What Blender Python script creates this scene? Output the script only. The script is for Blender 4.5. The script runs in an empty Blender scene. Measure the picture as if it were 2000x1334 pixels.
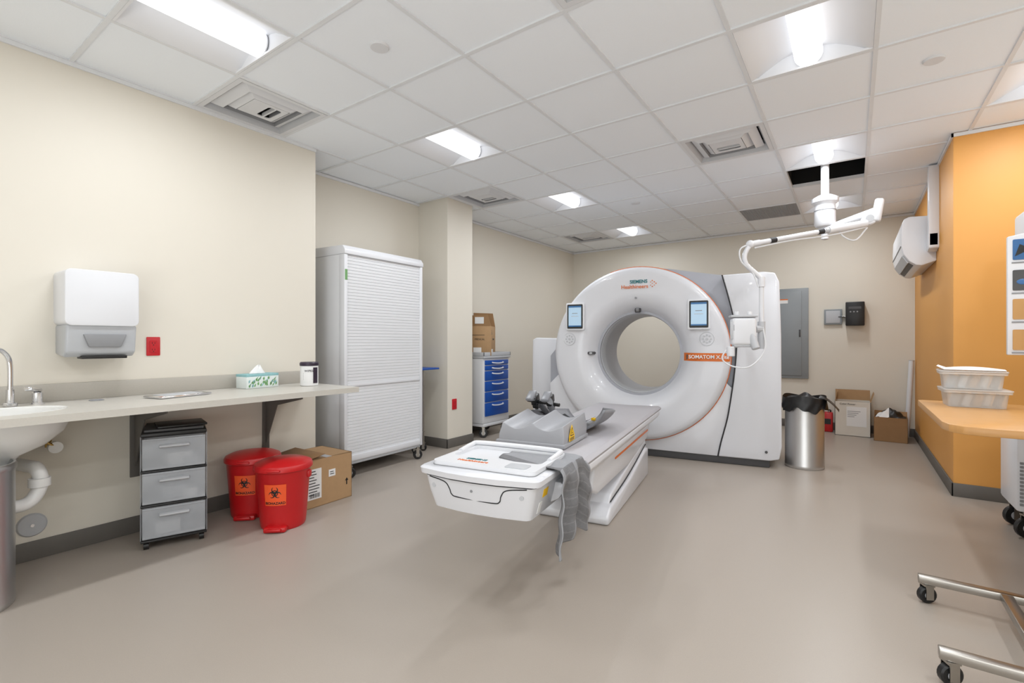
import bpy, bmesh, math, random
from mathutils import Vector, Matrix, geometry
random.seed(4)
SC = bpy.context.scene
COL = SC.collection
PI = math.pi

# ------------------------------------------------------------------ materials
def lin(c):
    c = c/255.0
    return c/12.92 if c <= 0.04045 else ((c+0.055)/1.055)**2.4
MATS = {}
def mat(name, rgb, rough=0.5, metal=0.0, var=0.04, scale=12.0, bump=0.0, bscale=200.0,
        emit=0.0, alpha=1.0, trans=0.0, stretch=None, coat=0.0, spec=None):
    if name in MATS: return MATS[name]
    m = bpy.data.materials.new(name); m.use_nodes = True
    nt = m.node_tree; bs = nt.nodes['Principled BSDF']
    base = [lin(c) for c in rgb]
    tc = nt.nodes.new('ShaderNodeTexCoord')
    mp = nt.nodes.new('ShaderNodeMapping')
    nt.links.new(tc.outputs['Object'], mp.inputs['Vector'])
    if stretch: mp.inputs['Scale'].default_value = stretch
    nz = nt.nodes.new('ShaderNodeTexNoise'); nz.inputs['Scale'].default_value = scale
    nz.inputs['Detail'].default_value = 3
    nt.links.new(mp.outputs['Vector'], nz.inputs['Vector'])
    mx = nt.nodes.new('ShaderNodeMix'); mx.data_type = 'RGBA'
    mx.inputs[6].default_value = [max(0, b*(1-var)) for b in base]+[1]
    mx.inputs[7].default_value = [min(1, b*(1+var)) for b in base]+[1]
    nt.links.new(nz.outputs['Fac'], mx.inputs[0])
    nt.links.new(mx.outputs[2], bs.inputs['Base Color'])
    bs.inputs['Roughness'].default_value = rough
    bs.inputs['Metallic'].default_value = metal
    if spec is not None: bs.inputs['Specular IOR Level'].default_value = spec
    if coat: bs.inputs['Coat Weight'].default_value = coat
    if trans: bs.inputs['Transmission Weight'].default_value = trans
    if alpha < 1: bs.inputs['Alpha'].default_value = alpha
    if emit:
        nt.links.new(mx.outputs[2], bs.inputs['Emission Color'])
        bs.inputs['Emission Strength'].default_value = emit
    if bump:
        n2 = nt.nodes.new('ShaderNodeTexNoise'); n2.inputs['Scale'].default_value = bscale
        nt.links.new(mp.outputs['Vector'], n2.inputs['Vector'])
        bp = nt.nodes.new('ShaderNodeBump'); bp.inputs['Strength'].default_value = bump
        bp.inputs['Distance'].default_value = 0.002
        nt.links.new(n2.outputs['Fac'], bp.inputs['Height'])
        nt.links.new(bp.outputs['Normal'], bs.inputs['Normal'])
    MATS[name] = m
    return m

WALL = mat('wall_paint', (222,216,204), 0.55, var=0.01, scale=2, bump=0.05, bscale=300)
ORANGE = mat('orange_paint', (220,158,80), 0.5, var=0.01, scale=2, bump=0.05, bscale=300)
CEIL = mat('ceiling_tile', (244,248,253), 0.9, var=0.015, scale=120, bump=0.12, bscale=250)
TBAR = mat('ceiling_bar', (228,230,233), 0.5)
FLOOR = mat('vinyl_floor', (167,157,147), 0.34, var=0.07, scale=260, bump=0.03, bscale=300, spec=0.45)
BASEB = mat('rubber_baseboard', (100,96,91), 0.55)
WHITE = mat('white_enamel', (222,223,227), 0.3, var=0.01)
WHITE2 = mat('white_matte', (222,223,226), 0.55, var=0.01)
HOUS = mat('troffer_white', (232,233,236), 0.6, var=0.0)
SHELL = mat('scanner_white', (217,218,223), 0.28, var=0.01, coat=0.2)
SHELLG = mat('scanner_grey', (168,170,178), 0.35, var=0.01)
LGREY = mat('light_grey', (188,190,194), 0.45)
MGREY = mat('mid_grey', (140,141,144), 0.5)
DGREY = mat('dark_grey', (74,74,76), 0.5)
BLACK = mat('black_plastic', (22,22,23), 0.4)
VOID = mat('dark_plenum', (10,10,10), 0.9)
SEAM = mat('seam_black', (35,35,38), 0.6)
ORG = mat('accent_orange', (218,112,42), 0.45, var=0.01)
TEAL = mat('teal_ink', (30,115,120), 0.5)
REDP = mat('red_plastic', (190,22,26), 0.34, var=0.03)
REDO = mat('red_outlet', (190,22,34), 0.4)
BLUE = mat('blue_drawer', (24,78,164), 0.35)
CHROME = mat('chrome', (225,225,228), 0.12, 1.0)
STEEL = mat('brushed_steel', (204,204,204), 0.34, 0.9, var=0.10, scale=6, stretch=(1,1,0.05))
STEELD = mat('steel_tube', (170,166,160), 0.3, 1.0)
BRASS = mat('brass', (180,150,90), 0.3, 1.0)
CARD = mat('cardboard', (176,142,104), 0.85, var=0.08, scale=20)
CARD2 = mat('cardboard_dark', (152,118,82), 0.85, var=0.08, scale=20)
PAPER = mat('paper_white', (232,232,232), 0.7, var=0.01)
CNTR = mat('counter_laminate', (200,196,188), 0.35, var=0.05, scale=150)
BACKS = mat('backsplash', (180,175,166), 0.4, var=0.05, scale=150)
CERAM = mat('ceramic', (236,236,234), 0.15, var=0.01)
PVC = mat('white_pvc', (232,232,231), 0.3, var=0.01)
WOOD = mat('maple_laminate', (198,148,90), 0.35, var=0.12, scale=5, stretch=(1,12,1))
CLEARG = mat('translucent_drawer', (196,200,206), 0.3, var=0.02, alpha=0.42)
CLEARB = mat('translucent_bin', (228,227,225), 0.3, var=0.02, alpha=0.5)
SMOKE = mat('smoke_plastic', (196,199,204), 0.2, var=0.02, alpha=0.8)
LENS = mat('lamp_lens', (250,252,255), 0.4, var=0.0, emit=1.35)
SCREEN = mat('screen_glow', (176,204,226), 0.2, var=0.02, scale=3, emit=0.22)
SCRH = mat('screen_header', (60,110,160), 0.2, emit=0.1)
SCRB = mat('screen_blue', (50,100,155), 0.3, var=0.3, scale=8, emit=0.05)
YEL = mat('label_yellow', (246,196,20), 0.5)
BIOO = mat('biohazard_orange', (238,88,36), 0.5)
PAD = mat('pad_vinyl', (176,173,177), 0.5, var=0.03)
FABG = mat('strap_fabric', (118,118,121), 0.85, var=0.14, scale=60, bump=0.5, bscale=120)
FABL = mat('strap_light', (148,149,153), 0.8, var=0.06, scale=60)
FABW = mat('strap_weave', (130,130,132), 0.85, var=0.15, scale=90, bump=0.5, bscale=120)
CUSH = mat('cushion_grey', (160,161,166), 0.4, var=0.02)
CUSHD = mat('support_grey', (128,129,134), 0.35, var=0.02)
BAG = mat('bin_bag', (20,20,22), 0.42, var=0.3, scale=30, bump=0.9, bscale=24)
PANELG = mat('panel_grey', (140,146,150), 0.4)
GREEN = mat('leaf_green', (110,158,100), 0.6)
TEALB = mat('tissue_carton', (222,230,228), 0.6, var=0.04, scale=30)
TEALT = mat('tissue_teal', (140,186,190), 0.6, var=0.2, scale=40)
PURP = mat('purple_lid', (44,32,50), 0.4)
GRILLG = mat('grille_grey', (176,176,176), 0.6)  # own grey of the eggcrate return grille
CARTW = mat('carton_white', (218,212,202), 0.8)
OCH = mat('ochre_print', (196,150,92), 0.6)

# ------------------------------------------------------------------ mesh builder
AX = {'x': lambda u,v,w: (w,u,v), 'y': lambda u,v,w: (u,w,v), 'z': lambda u,v,w: (u,v,w)}
class M:
    def __init__(s):
        s.bm = bmesh.new(); s.mats = []
    def _mi(s, m):
        if m not in s.mats: s.mats.append(m)
        return s.mats.index(m)
    def _merge(s, b, m, mx=None, fix=True):
        if fix: bmesh.ops.recalc_face_normals(b, faces=b.faces)
        if mx is not None: bmesh.ops.transform(b, matrix=mx, verts=b.verts)
        i = s._mi(m)
        for f in b.faces: f.material_index = i
        me = bpy.data.meshes.new('tmp'); b.to_mesh(me); b.free()
        s.bm.from_mesh(me); bpy.data.meshes.remove(me)
        return s
    def box(s, c, d, m, bev=0.0, seg=2, rot=None):
        b = bmesh.new(); bmesh.ops.create_cube(b, size=1)
        bmesh.ops.scale(b, vec=d, verts=b.verts)
        if bev: bmesh.ops.bevel(b, geom=b.edges[:], offset=min(bev, min(d)*0.49), segments=seg, profile=0.5, affect='EDGES')
        mx = Matrix.Translation(c)
        if rot: mx = mx @ Matrix.Rotation(rot[2],4,'Z') @ Matrix.Rotation(rot[1],4,'Y') @ Matrix.Rotation(rot[0],4,'X')
        return s._merge(b, m, mx)
    def b2(s, lo, hi, m, bev=0.0, seg=2):
        c = [(a+b)/2 for a,b in zip(lo,hi)]; d = [abs(b-a) for a,b in zip(lo,hi)]
        return s.box(c, d, m, bev, seg)
    def lathe(s, prof, m, seg=40, mx=None, a0=0, a1=2*PI, sx=1, sy=1):
        b = bmesh.new(); full = abs(a1-a0-2*PI) < 1e-6
        n = seg if full else seg+1
        rings = []
        for r,z in prof:
            if r < 1e-6: rings.append([b.verts.new((0,0,z))]); continue
            rings.append([b.verts.new((r*sx*math.cos(a0+(a1-a0)*i/seg), r*sy*math.sin(a0+(a1-a0)*i/seg), z)) for i in range(n)])
        for p,q in zip(rings, rings[1:]):
            for i in range(seg):
                j = (i+1) % n
                if len(p)==1 and len(q)==1: continue
                if len(p)==1: b.faces.new((p[0],q[i],q[j]))
                elif len(q)==1: b.faces.new((p[i],q[0],p[j]))
                else: b.faces.new((p[i],q[i],q[j],p[j]))
        return s._merge(b, m, mx)
    def cyl(s, p0, p1, r0, m, r1=None, seg=24, bev=0.0):
        r1 = r0 if r1 is None else r1
        p0 = Vector(p0); p1 = Vector(p1); L = (p1-p0).length
        q = Vector((0,0,1)).rotation_difference((p1-p0).normalized())
        mx = Matrix.Translation(p0) @ q.to_matrix().to_4x4()
        if bev: prof = [(0,0),(r0-bev,0),(r0,bev),(r1,L-bev),(r1-bev,L),(0,L)]
        else: prof = [(0,0),(r0,0),(r1,L),(0,L)]
        return s.lathe(prof, m, seg, mx)
    def sph(s, c, r, m, sc=(1,1,1), seg=20):
        b = bmesh.new(); bmesh.ops.create_uvsphere(b, u_segments=seg, v_segments=seg//2, radius=r)
        return s._merge(b, m, Matrix.Translation(c) @ Matrix.Diagonal((*sc,1)))
    def prism(s, pts, a0, a1, axis, m, holes=None, bev=0.0, seg=2, fn=None):
        f = AX[axis]; b = bmesh.new()
        if holes:
            loops = [pts]+holes
            tris = geometry.tessellate_polygon([[Vector((p[0],p[1],0)) for p in l] for l in loops])
            flat = [p for l in loops for p in l]
            A = [b.verts.new(f(p[0],p[1],a0)) for p in flat]; B = [b.verts.new(f(p[0],p[1],a1)) for p in flat]
            for t in tris:
                try:
                    b.faces.new([A[i] for i in t]); b.faces.new([B[i] for i in reversed(t)])
                except ValueError: pass
            o = 0
            for l in loops:
                n = len(l)
                for i in range(n):
                    j = (i+1)%n; b.faces.new((A[o+i],A[o+j],B[o+j],B[o+i]))
                o += n
        else:
            A = [b.verts.new(f(p[0],p[1],a0)) for p in pts]; B = [b.verts.new(f(p[0],p[1],a1)) for p in pts]
            b.faces.new(A); b.faces.new(list(reversed(B)))
            n = len(pts)
            for i in range(n):
                j = (i+1)%n; b.faces.new((A[i],A[j],B[j],B[i]))
            bmesh.ops.recalc_face_normals(b, faces=b.faces)
            if fn:
                for v in b.verts: v.co = Vector(fn(*v.co))
            if bev:
                eds = [e for e in b.edges if len(e.link_faces)==2 and e.calc_face_angle(0)>0.6] if fn else b.edges[:]
                bmesh.ops.bevel(b, geom=eds, offset=bev, segments=seg, profile=0.5, affect='EDGES', clamp_overlap=True)
        return s._merge(b, m)
    def sweep(s, pts, r, m, seg=10, sub=6, straight=False, flat=1.0):
        P = [Vector(p) for p in pts]
        if straight or len(P) < 3: path = P
        else:
            path = []
            Q = [2*P[0]-P[1]]+P+[2*P[-1]-P[-2]]
            for i in range(1, len(Q)-2):
                for k in range(sub):
                    t = k/sub
                    a,b_,c,d = Q[i-1],Q[i],Q[i+1],Q[i+2]
                    path.append(0.5*((2*b_)+(c-a)*t+(2*a-5*b_+4*c-d)*t*t+(3*b_-a-3*c+d)*t**3))
            path.append(P[-1])
        b = bmesh.new(); rings = []
        up = Vector((0,0,1))
        t0 = (path[1]-path[0]).normalized()
        if abs(t0.dot(up)) > 0.95: up = Vector((1,0,0))
        n = (up - t0*up.dot(t0)).normalized()
        for i,p in enumerate(path):
            t = (path[min(i+1,len(path)-1)]-path[max(i-1,0)]).normalized()
            n = (n - t*n.dot(t)).normalized(); bi = t.cross(n)
            rings.append([b.verts.new(p + r*(math.cos(2*PI*k/seg)*n*flat+math.sin(2*PI*k/seg)*bi)) for k in range(seg)])
        for p,q in zip(rings,rings[1:]):
            for k in range(seg):
                j = (k+1)%seg; b.faces.new((p[k],p[j],q[j],q[k]))
        b.faces.new(list(reversed(rings[0]))); b.faces.new(rings[-1])
        return s._merge(b, m)
    def surf(s, fn, nu, nv, m, mf=None):
        b = bmesh.new()
        V = [[b.verts.new(fn(i/nu, j/nv)) for j in range(nv+1)] for i in range(nu+1)]
        for i in range(nu):
            for j in range(nv): b.faces.new((V[i][j],V[i+1][j],V[i+1][j+1],V[i][j+1]))
        if mf is None: return s._merge(b, m)
        bmesh.ops.recalc_face_normals(b, faces=b.faces)
        ids = []
        for i in range(nu):
            for j in range(nv): ids.append(s._mi(mf((i+.5)/nu,(j+.5)/nv)))
        b.faces.ensure_lookup_table()
        for f,k in zip(b.faces, ids): f.material_index = k
        me = bpy.data.meshes.new('tmp'); b.to_mesh(me); b.free(); s.bm.from_mesh(me); bpy.data.meshes.remove(me)
        return s
    def loft(s, layers, mt):
        b = bmesh.new()
        R = [[b.verts.new((p[0],p[1],z)) for p in pts] for pts,z in layers]
        n = len(R[0])
        for p,q in zip(R,R[1:]):
            for k in range(n): b.faces.new((p[k],p[(k+1)%n],q[(k+1)%n],q[k]))
        b.faces.new(R[0]); b.faces.new(R[-1])
        return s._merge(b, mt)
    def text(s, txt, size, mx, m, ext=0.0008, bold=0.0, sx=1.0):
        cu = bpy.data.curves.new('t','FONT'); cu.body = txt; cu.size = size; cu.extrude = ext
        cu.align_x = 'CENTER'; cu.align_y = 'CENTER'; cu.offset = bold; cu.resolution_u = 3
        ob = bpy.data.objects.new('t', cu); COL.objects.link(ob)
        dg = bpy.context.evaluated_depsgraph_get()
        me = bpy.data.meshes.new_from_object(ob.evaluated_get(dg))
        bpy.data.objects.remove(ob); bpy.data.curves.remove(cu)
        b = bmesh.new(); b.from_mesh(me); bpy.data.meshes.remove(me)
        return s._merge(b, m, mx @ Matrix.Diagonal((sx,1,1,1)), fix=False)
    def map(s, fn):
        for v in s.bm.verts: v.co = Vector(fn(*v.co))
        return s
    def move(s, v):
        bmesh.ops.translate(s.bm, vec=v, verts=s.bm.verts); return s
    def obj(s, name, parent=None, world=False, label=None, cat=None, kind=None, group=None, sharp=35, loc=None, rotz=0, flat=False):
        if parent is not None and world: s.move(-Vector(parent.location))
        me = bpy.data.meshes.new(name); s.bm.to_mesh(me); s.bm.free()
        for m_ in s.mats: me.materials.append(m_)
        if not flat:
            me.shade_smooth(); me.set_sharp_from_angle(angle=math.radians(sharp))
        ob = bpy.data.objects.new(name, me); COL.objects.link(ob)
        if parent is not None: ob.parent = parent
        if loc is not None: ob.location = loc; ob.rotation_euler[2] = rotz
        if label: ob['label'] = label
        if cat: ob['category'] = cat
        if kind: ob['kind'] = kind
        if group: ob['group'] = group
        return ob
def recenter(ob, loc):
    loc = Vector(loc); ob.data.transform(Matrix.Translation(-loc)); ob.location = loc; return ob
def root(name, label, cat, loc, rotz=0, group=None):
    e = bpy.data.objects.new(name, None); COL.objects.link(e)
    e.empty_display_size = 0.1; e.location = loc; e.rotation_euler[2] = rotz
    e['label'] = label; e['category'] = cat
    if group: e['group'] = group
    return e
def dup(rt, loc, rotz=None, label=None):
    n = rt.copy(); n.location = loc
    if rotz is not None: n.rotation_euler[2] = rotz
    if label: n['label'] = label
    COL.objects.link(n)
    for c in [o for o in COL.objects if o.parent == rt]:
        k = c.copy(); k.parent = n; COL.objects.link(k)
    return n
def T(x,y,z,face='-y'):
    m = Matrix.Translation((x,y,z))
    if face == '-y': return m @ Matrix.Rotation(PI/2,4,'X')
    if face == '+x': return m @ Matrix.Rotation(PI/2,4,'Z') @ Matrix.Rotation(PI/2,4,'X')
    if face == 'up': return m
    if face == '-x': return m @ Matrix.Rotation(-PI/2,4,'Z') @ Matrix.Rotation(PI/2,4,'X')
def circ(cx, cy, r, n=48, a0=0, a1=2*PI, ry=None):
    ry = r if ry is None else ry
    k = n if abs(a1-a0-2*PI)<1e-6 else n-1
    return [(cx+r*math.cos(a0+(a1-a0)*i/k), cy+ry*math.sin(a0+(a1-a0)*i/k)) for i in range(n)]
def rrect(x0,y0,x1,y1,r,n=6):
    out = []
    for cx,cy,a in ((x1-r,y1-r,0),(x0+r,y1-r,PI/2),(x0+r,y0+r,PI),(x1-r,y0+r,1.5*PI)):
        for i in range(n+1): out.append((cx+r*math.cos(a+PI/2*i/n), cy+r*math.sin(a+PI/2*i/n)))
    return out
def caster(m, x, y, r=0.045, zt=None, ang=0.6):
    zt = zt or r*2.6
    dx,dy = math.cos(ang),math.sin(ang)
    m.cyl((x-dy*0.014,y+dx*0.014,r),(x+dy*0.014,y-dx*0.014,r),r,BLACK,seg=20,bev=0.005)
    m.cyl((x-dy*0.016,y+dx*0.016,r),(x+dy*0.016,y-dx*0.016,r),r*0.45,LGREY,seg=14)
    for sgn in (-1,1):
        m.box((x+sgn*dy*0.02,y-sgn*dx*0.02,r*1.4),(0.03,0.004,r*1.7),STEELD,rot=(0,0,ang))
    m.cyl((x,y,r*2.1),(x,y,zt),0.014,STEELD,seg=12)
    m.box((x,y,r*2.25),(0.04,0.045,0.008),STEELD,rot=(0,0,ang))

# ------------------------------------------------------------------ room
H = 2.72
LX, RX, FX = -3.565, -4.03, 7.6
XR, YB = 1.5, -1.6
M().b2((-4.13,YB-0.1,-0.06),(XR+0.1,FX+0.1,0),FLOOR).obj('floor',kind='structure')
M().b2((-4.13,YB,0),(LX,2.29,H+0.1),WALL).obj('wall_left',kind='structure')
M().b2((RX-0.1,2.29,0),(RX,FX,H+0.1),WALL).obj('wall_recess',kind='structure')
M().b2((RX,3.88,0),(-3.59,4.30,H+0.1),WALL).obj('wall_column',kind='structure')
M().b2((RX-0.1,FX,0),(0.62,FX+0.1,H+0.1),WALL).obj('wall_far',kind='structure')
M().b2((0.62,4.88,0),(XR+0.1,FX+0.1,H+0.1),ORANGE).obj('wall_right',kind='structure')
M().b2((XR,YB,0),(XR+0.1,4.88,H+0.1),WALL).obj('wall_side',kind='structure')
M().b2((-4.13,YB-0.1,0),(XR+0.1,YB,H+0.1),WALL).obj('wall_back',kind='structure')
bh, bt = 0.1, 0.012
M().b2((LX,YB,0),(LX+bt,2.29+bt,bh),BASEB,0.003).b2((RX,2.29,0),(LX,2.29+bt,bh),BASEB,0.003).obj('baseboard_left',kind='structure')
M().b2((RX,2.30,0),(RX+bt,3.88,bh),BASEB,0.003).b2((RX,4.30,0),(RX+bt,FX,bh),BASEB,0.003).obj('baseboard_recess',kind='structure')
M().b2((RX,3.88-bt,0),(-3.59+bt,3.88,bh),BASEB,0.003).b2((-3.59,3.88-bt,0),(-3.59+bt,4.30+bt,bh),BASEB,0.003).b2((RX,4.30,0),(-3.59+bt,4.30+bt,bh),BASEB,0.003).obj('baseboard_column',kind='structure')
M().b2((RX,FX-bt,0),(0.62,FX,bh),BASEB,0.003).obj('baseboard_far',kind='structure')
M().b2((0.62-bt,4.88-bt,0),(0.62,FX,bh),BASEB,0.003).b2((0.62-bt,4.88-bt,0),(XR,4.88,bh),BASEB,0.003).obj('baseboard_right',kind='structure')
M().b2((XR-bt,YB,0),(XR,4.87,bh),BASEB,0.003).obj('baseboard_side',kind='structure')

G = 0.61
gx = lambda k: -1.118+G*k
gy = lambda k: 2.006+G*k
LIGHTS = [(-3,-2),(-3,1),(-3,4),(-3,7),(1,-2),(1,1),(1,4),(1,7),(3,3),(-3,-5),(1,-5),(3,0),(3,-4)]  # trailing entries lie out of view: layout continued, added for extra fill
VENTS = [(-4,-1),(-4,3),(-4,7),(0,3),(0,-1)]
OPEN = [(1,5)]
GRILLE = [(0,7)]
skip = set(LIGHTS+VENTS+OPEN+GRILLE)
cm = M(); tz = H+0.006
ib = bmesh.new()
for i in range(-6,6):
    for j in range(-7,11):
        if (i,j) in skip: continue
        x0,x1 = max(gx(i),RX-0.02),min(gx(i+1),XR+0.02); y0,y1 = max(gy(j),YB-0.02),min(gy(j+1),FX+0.02)
        if x1-x0<0.01 or y1-y0<0.01: continue
        ib.faces.new([ib.verts.new(p) for p in ((x0,y0,tz),(x0,y1,tz),(x1,y1,tz),(x1,y0,tz))])
cm._merge(ib, CEIL, fix=False)
for i in range(-4,6):
    if gx(i) < XR: cm.b2((gx(i)-0.011,YB,H-0.002),(gx(i)+0.011,FX,H+0.03),TBAR)
for j in range(-5,10):
    cm.b2((RX,gy(j)-0.011,H-0.003),(XR,gy(j)+0.011,H+0.03),TBAR)
for (i,j) in OPEN:
    x0,x1,y0,y1 = gx(i),gx(i+1),gy(j),gy(j+1)
    cm.b2((x0,y0,H+0.5),(x1,y1,H+0.52),VOID)
    cm.b2((x0-0.01,y0,H+0.03),(x0,y1,H+0.52),VOID).b2((x1,y0,H+0.03),(x1+0.01,y1,H+0.52),VOID)
    cm.b2((x0,y0-0.01,H+0.03),(x1,y0,H+0.52),VOID).b2((x0,y1,H+0.03),(x1,y1+0.01,H+0.52),VOID)
cm.obj('ceiling',kind='structure',flat=True)
M().b2((LX,YB,H-0.025),(LX+0.012,2.29,H),TBAR).b2((RX,2.29,H-0.025),(RX+0.012,3.88,H),TBAR).b2((RX,4.30,H-0.025),(RX+0.012,FX,H),TBAR)\
   .b2((RX,FX-0.012,H-0.025),(0.62,FX,H),TBAR).b2((0.608,4.868,H-0.025),(0.62,FX,H),TBAR).b2((0.608,4.868,H-0.025),(XR,4.88,H),TBAR).obj('trim_1',kind='structure')

# troffers
w = G/2-0.012
LCOL = (0.93,0.967,1.0)
LP = 13.0
def troffer(loc):
    r = root('ceiling_light','square recessed white troffer with a glowing central lens','ceiling light',loc,group='recessed ceiling troffers')
    m = M()
    prof = [(-w,0),(-w+0.015,0.004),(-0.20,0.05),(-0.13,0.085),(-0.075,0.1),(0.075,0.1),(0.13,0.085),(0.20,0.05),(w-0.015,0.004),(w,0)]
    b = bmesh.new()
    A = [b.verts.new((p[0],-w,p[1])) for p in prof]; B = [b.verts.new((p[0],w,p[1])) for p in prof]
    for k in range(len(prof)-1): b.faces.new((A[k],A[k+1],B[k+1],B[k]))
    b.faces.new(A); b.faces.new(list(reversed(B)))
    m._merge(b, HOUS)
    m.b2((-w,-w,-0.002),(w,-w+0.012,0.01),HOUS).b2((-w,w-0.012,-0.002),(w,w,0.01),HOUS)
    m.b2((-w,-w,0.1),(w,w,0.112),HOUS)
    m.obj('housing',parent=r)
    q = M()
    q.lathe([(0.0,-w+0.016),(0.064,-w+0.016),(0.070,-w+0.024),(0.070,w-0.024),(0.064,w-0.016),(0.0,w-0.016)],LENS,28,Matrix.Translation((0,0,0.062))@Matrix.Rotation(-PI/2,4,'X'))
    q.obj('lamp_lens',parent=r)
    for sgn in (-1,1):
        M().cyl((0,sgn*(w-0.016),0.062),(0,sgn*(w-0.008),0.062),0.062,HOUS,seg=28).obj('end_cap',parent=r)
    ld = bpy.data.lights.new('lamp','AREA'); ld.shape='RECTANGLE'; ld.size=0.095; ld.size_y=0.52; ld.energy=LP; ld.color=LCOL
    lo = bpy.data.objects.new('lamp',ld); COL.objects.link(lo); lo.parent=r; lo.location=(0,0,-0.0095)
    return r
t0 = None
for (i,j) in LIGHTS:
    loc = (gx(i)+G/2, gy(j)+G/2, H)
    if t0 is None: t0 = troffer(loc)
    else: dup(t0, loc)
# added large fill light behind the camera, aimed up to brighten the ceiling
fl = bpy.data.lights.new('fill_light','AREA'); fl.shape='RECTANGLE'; fl.size=3.0; fl.size_y=1.2; fl.energy=50; fl.color=(0.92,0.963,1.0)
fo = bpy.data.objects.new('fill_light',fl); COL.objects.link(fo); fo.location=(-0.1,-1.4,0.75)
fo.rotation_euler = (math.radians(122),0,math.radians(2))

def sqring(m, a0, z0, a1, z1, mt):
    b = bmesh.new()
    P = [[b.verts.new((sx*a,sy*a,z)) for sx,sy in ((-1,-1),(1,-1),(1,1),(-1,1))] for a,z in ((a0,z0),(a1,z1))]
    for k in range(4): b.faces.new((P[0][k],P[0][(k+1)%4],P[1][(k+1)%4],P[1][k]))
    m._merge(b, mt)
def vent(loc):
    r = root('air_diffuser','square white metal ceiling air diffuser with nested louvers','air vent',loc,group='ceiling air diffusers')
    m = M()
    sqring(m,w,-0.003,0.262,-0.003,WHITE2); sqring(m,0.262,-0.003,0.236,0.045,LGREY)  # greyer recessed faces and backing paint shade into the louver gaps
    sqring(m,w,0.0,w,0.1,WHITE2); m.b2((-w,-w,0.1),(w,w,0.105),DGREY)
    m.obj('frame',parent=r)
    q = M()
    sqring(q,0.232,0.028,0.176,0.0,WHITE2); sqring(q,0.176,0.0,0.171,0.03,MGREY)
    q.obj('louver',parent=r)
    q = M()
    sqring(q,0.168,0.026,0.120,-0.004,WHITE2); sqring(q,0.120,-0.004,0.114,0.02,MGREY)
    q.obj('louver',parent=r)
    q = M()
    q.prism(rrect(-0.116,-0.116,0.116,0.116,0.008),-0.004,0.001,'z',WHITE2,holes=[rrect(-0.085,-0.005,0.085,0.085,0.02)])
    q.prism([(-0.09,0.001),(-0.09,0.05),(0.09,0.05),(0.09,0.001)],0.087,0.089,'y',MGREY)
    q.b2((-0.085,0.035,-0.006),(0.085,0.045,0.018),WHITE2)
    q.b2((-0.095,-0.015,0.045),(0.095,0.095,0.05),VOID)
    q.obj('center_panel',parent=r)
    return r
v0 = None
for (i,j) in VENTS:
    loc = (gx(i)+G/2, gy(j)+G/2, H)
    if v0 is None: v0 = vent(loc)
    else: dup(v0, loc)
for (i,j) in GRILLE:
    m = M(); m.b2((-w,-w,0.02),(w,w,0.03),MGREY)
    for k in range(24):
        t = -w+0.012+k*(2*w-0.024)/23
        m.b2((t-0.002,-w,-0.002),(t+0.002,w,0.02),GRILLG).b2((-w,t-0.002,-0.002),(w,t+0.002,0.02),GRILLG)
    m.obj('return_grille',label='grey eggcrate return air grille set in the ceiling',cat='air vent',loc=(gx(i)+G/2,gy(j)+G/2,H))
for k,(x,y) in enumerate(((-2.05,1.69),(0.37,3.54),(-2.0,5.26))):
    M().lathe([(0,-0.006),(0.046,-0.006),(0.050,0.0),(0.050,0.008),(0,0.008)],WHITE2,32).obj('sprinkler_cover',label='flat round white sprinkler cover plate on a ceiling tile',cat='sprinkler',loc=(x,y,H),group='ceiling sprinkler covers')

# ------------------------------------------------------------------ CT scanner gantry
CX, CY, ROT = -1.794, 4.732, math.radians(9)
g = root('ct_scanner','large white ring-shaped CT scanner gantry with orange accent line','medical scanner',(CX,CY,0),ROT)
zc = 1.04
mxd = Matrix.Translation((0,0,zc)) @ Matrix.Rotation(-PI/2,4,'X')
PF = [(0.415,0.24),(0.42,0.185),(0.432,0.14),(0.455,0.095),(0.485,0.055),(0.515,0.025),(0.55,0.002),(0.585,-0.012),(0.62,-0.018),(0.66,-0.021),(0.74,-0.026),(0.81,-0.03),(0.842,-0.027),(0.862,-0.014),(0.873,0.006),(0.878,0.03),(0.880,0.06)]
M().lathe([(0.415,0.88)]+PF+[(0.88,0.16)],SHELL,96,mxd).obj('front_ring',parent=g,sharp=50)
M().lathe([(0.428,0.17),(0.408,0.18),(0.402,0.20),(0.402,0.32),(0.412,0.33)],LGREY,96,mxd).obj('bore_liner',parent=g,label='pale grey bore liner ring')
outer = [(-0.98,0.1),(0.98,0.1),(0.98,1.79),(0.80,1.80),(0.55,1.845),(0.30,1.895),(0.0,1.918),(-0.30,1.868),(-0.55,1.73),(-0.75,1.51),(-0.86,1.22),(-0.90,1.1),(-0.98,1.0)]
M().prism(outer,0.13,0.86,'y',SHELLG,holes=[circ(0,zc,0.412,64)]).obj('gantry_body',parent=g,label='grey rear housing of the gantry')
seam = [(0.80,1.79),(0.85,1.60),(0.905,1.35),(0.925,1.10),(0.90,0.80),(0.85,0.45),(0.79,0.2),(0.765,0.07)]
pn = [(1.20,0.07),(1.275,0.09),(1.295,0.2),(1.29,1.2),(1.275,1.70),(1.24,1.785),(1.15,1.80)]+seam
M().prism(pn,0.03,0.90,'y',SHELL,bev=0.012,seg=3).obj('side_panel',parent=g)
M().sweep([(x-0.002,0.034,z) for x,z in seam],0.006,SEAM,seg=8).obj('seam',parent=g,label='black curved panel seam')
M().prism([(-1.22,0.07),(-0.8,0.07),(-0.8,1.19),(-1.19,1.205),(-1.235,1.18),(-1.24,0.6)],0.2,0.85,'y',SHELL,bev=0.015,seg=3).obj('side_pod',parent=g)
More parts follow.
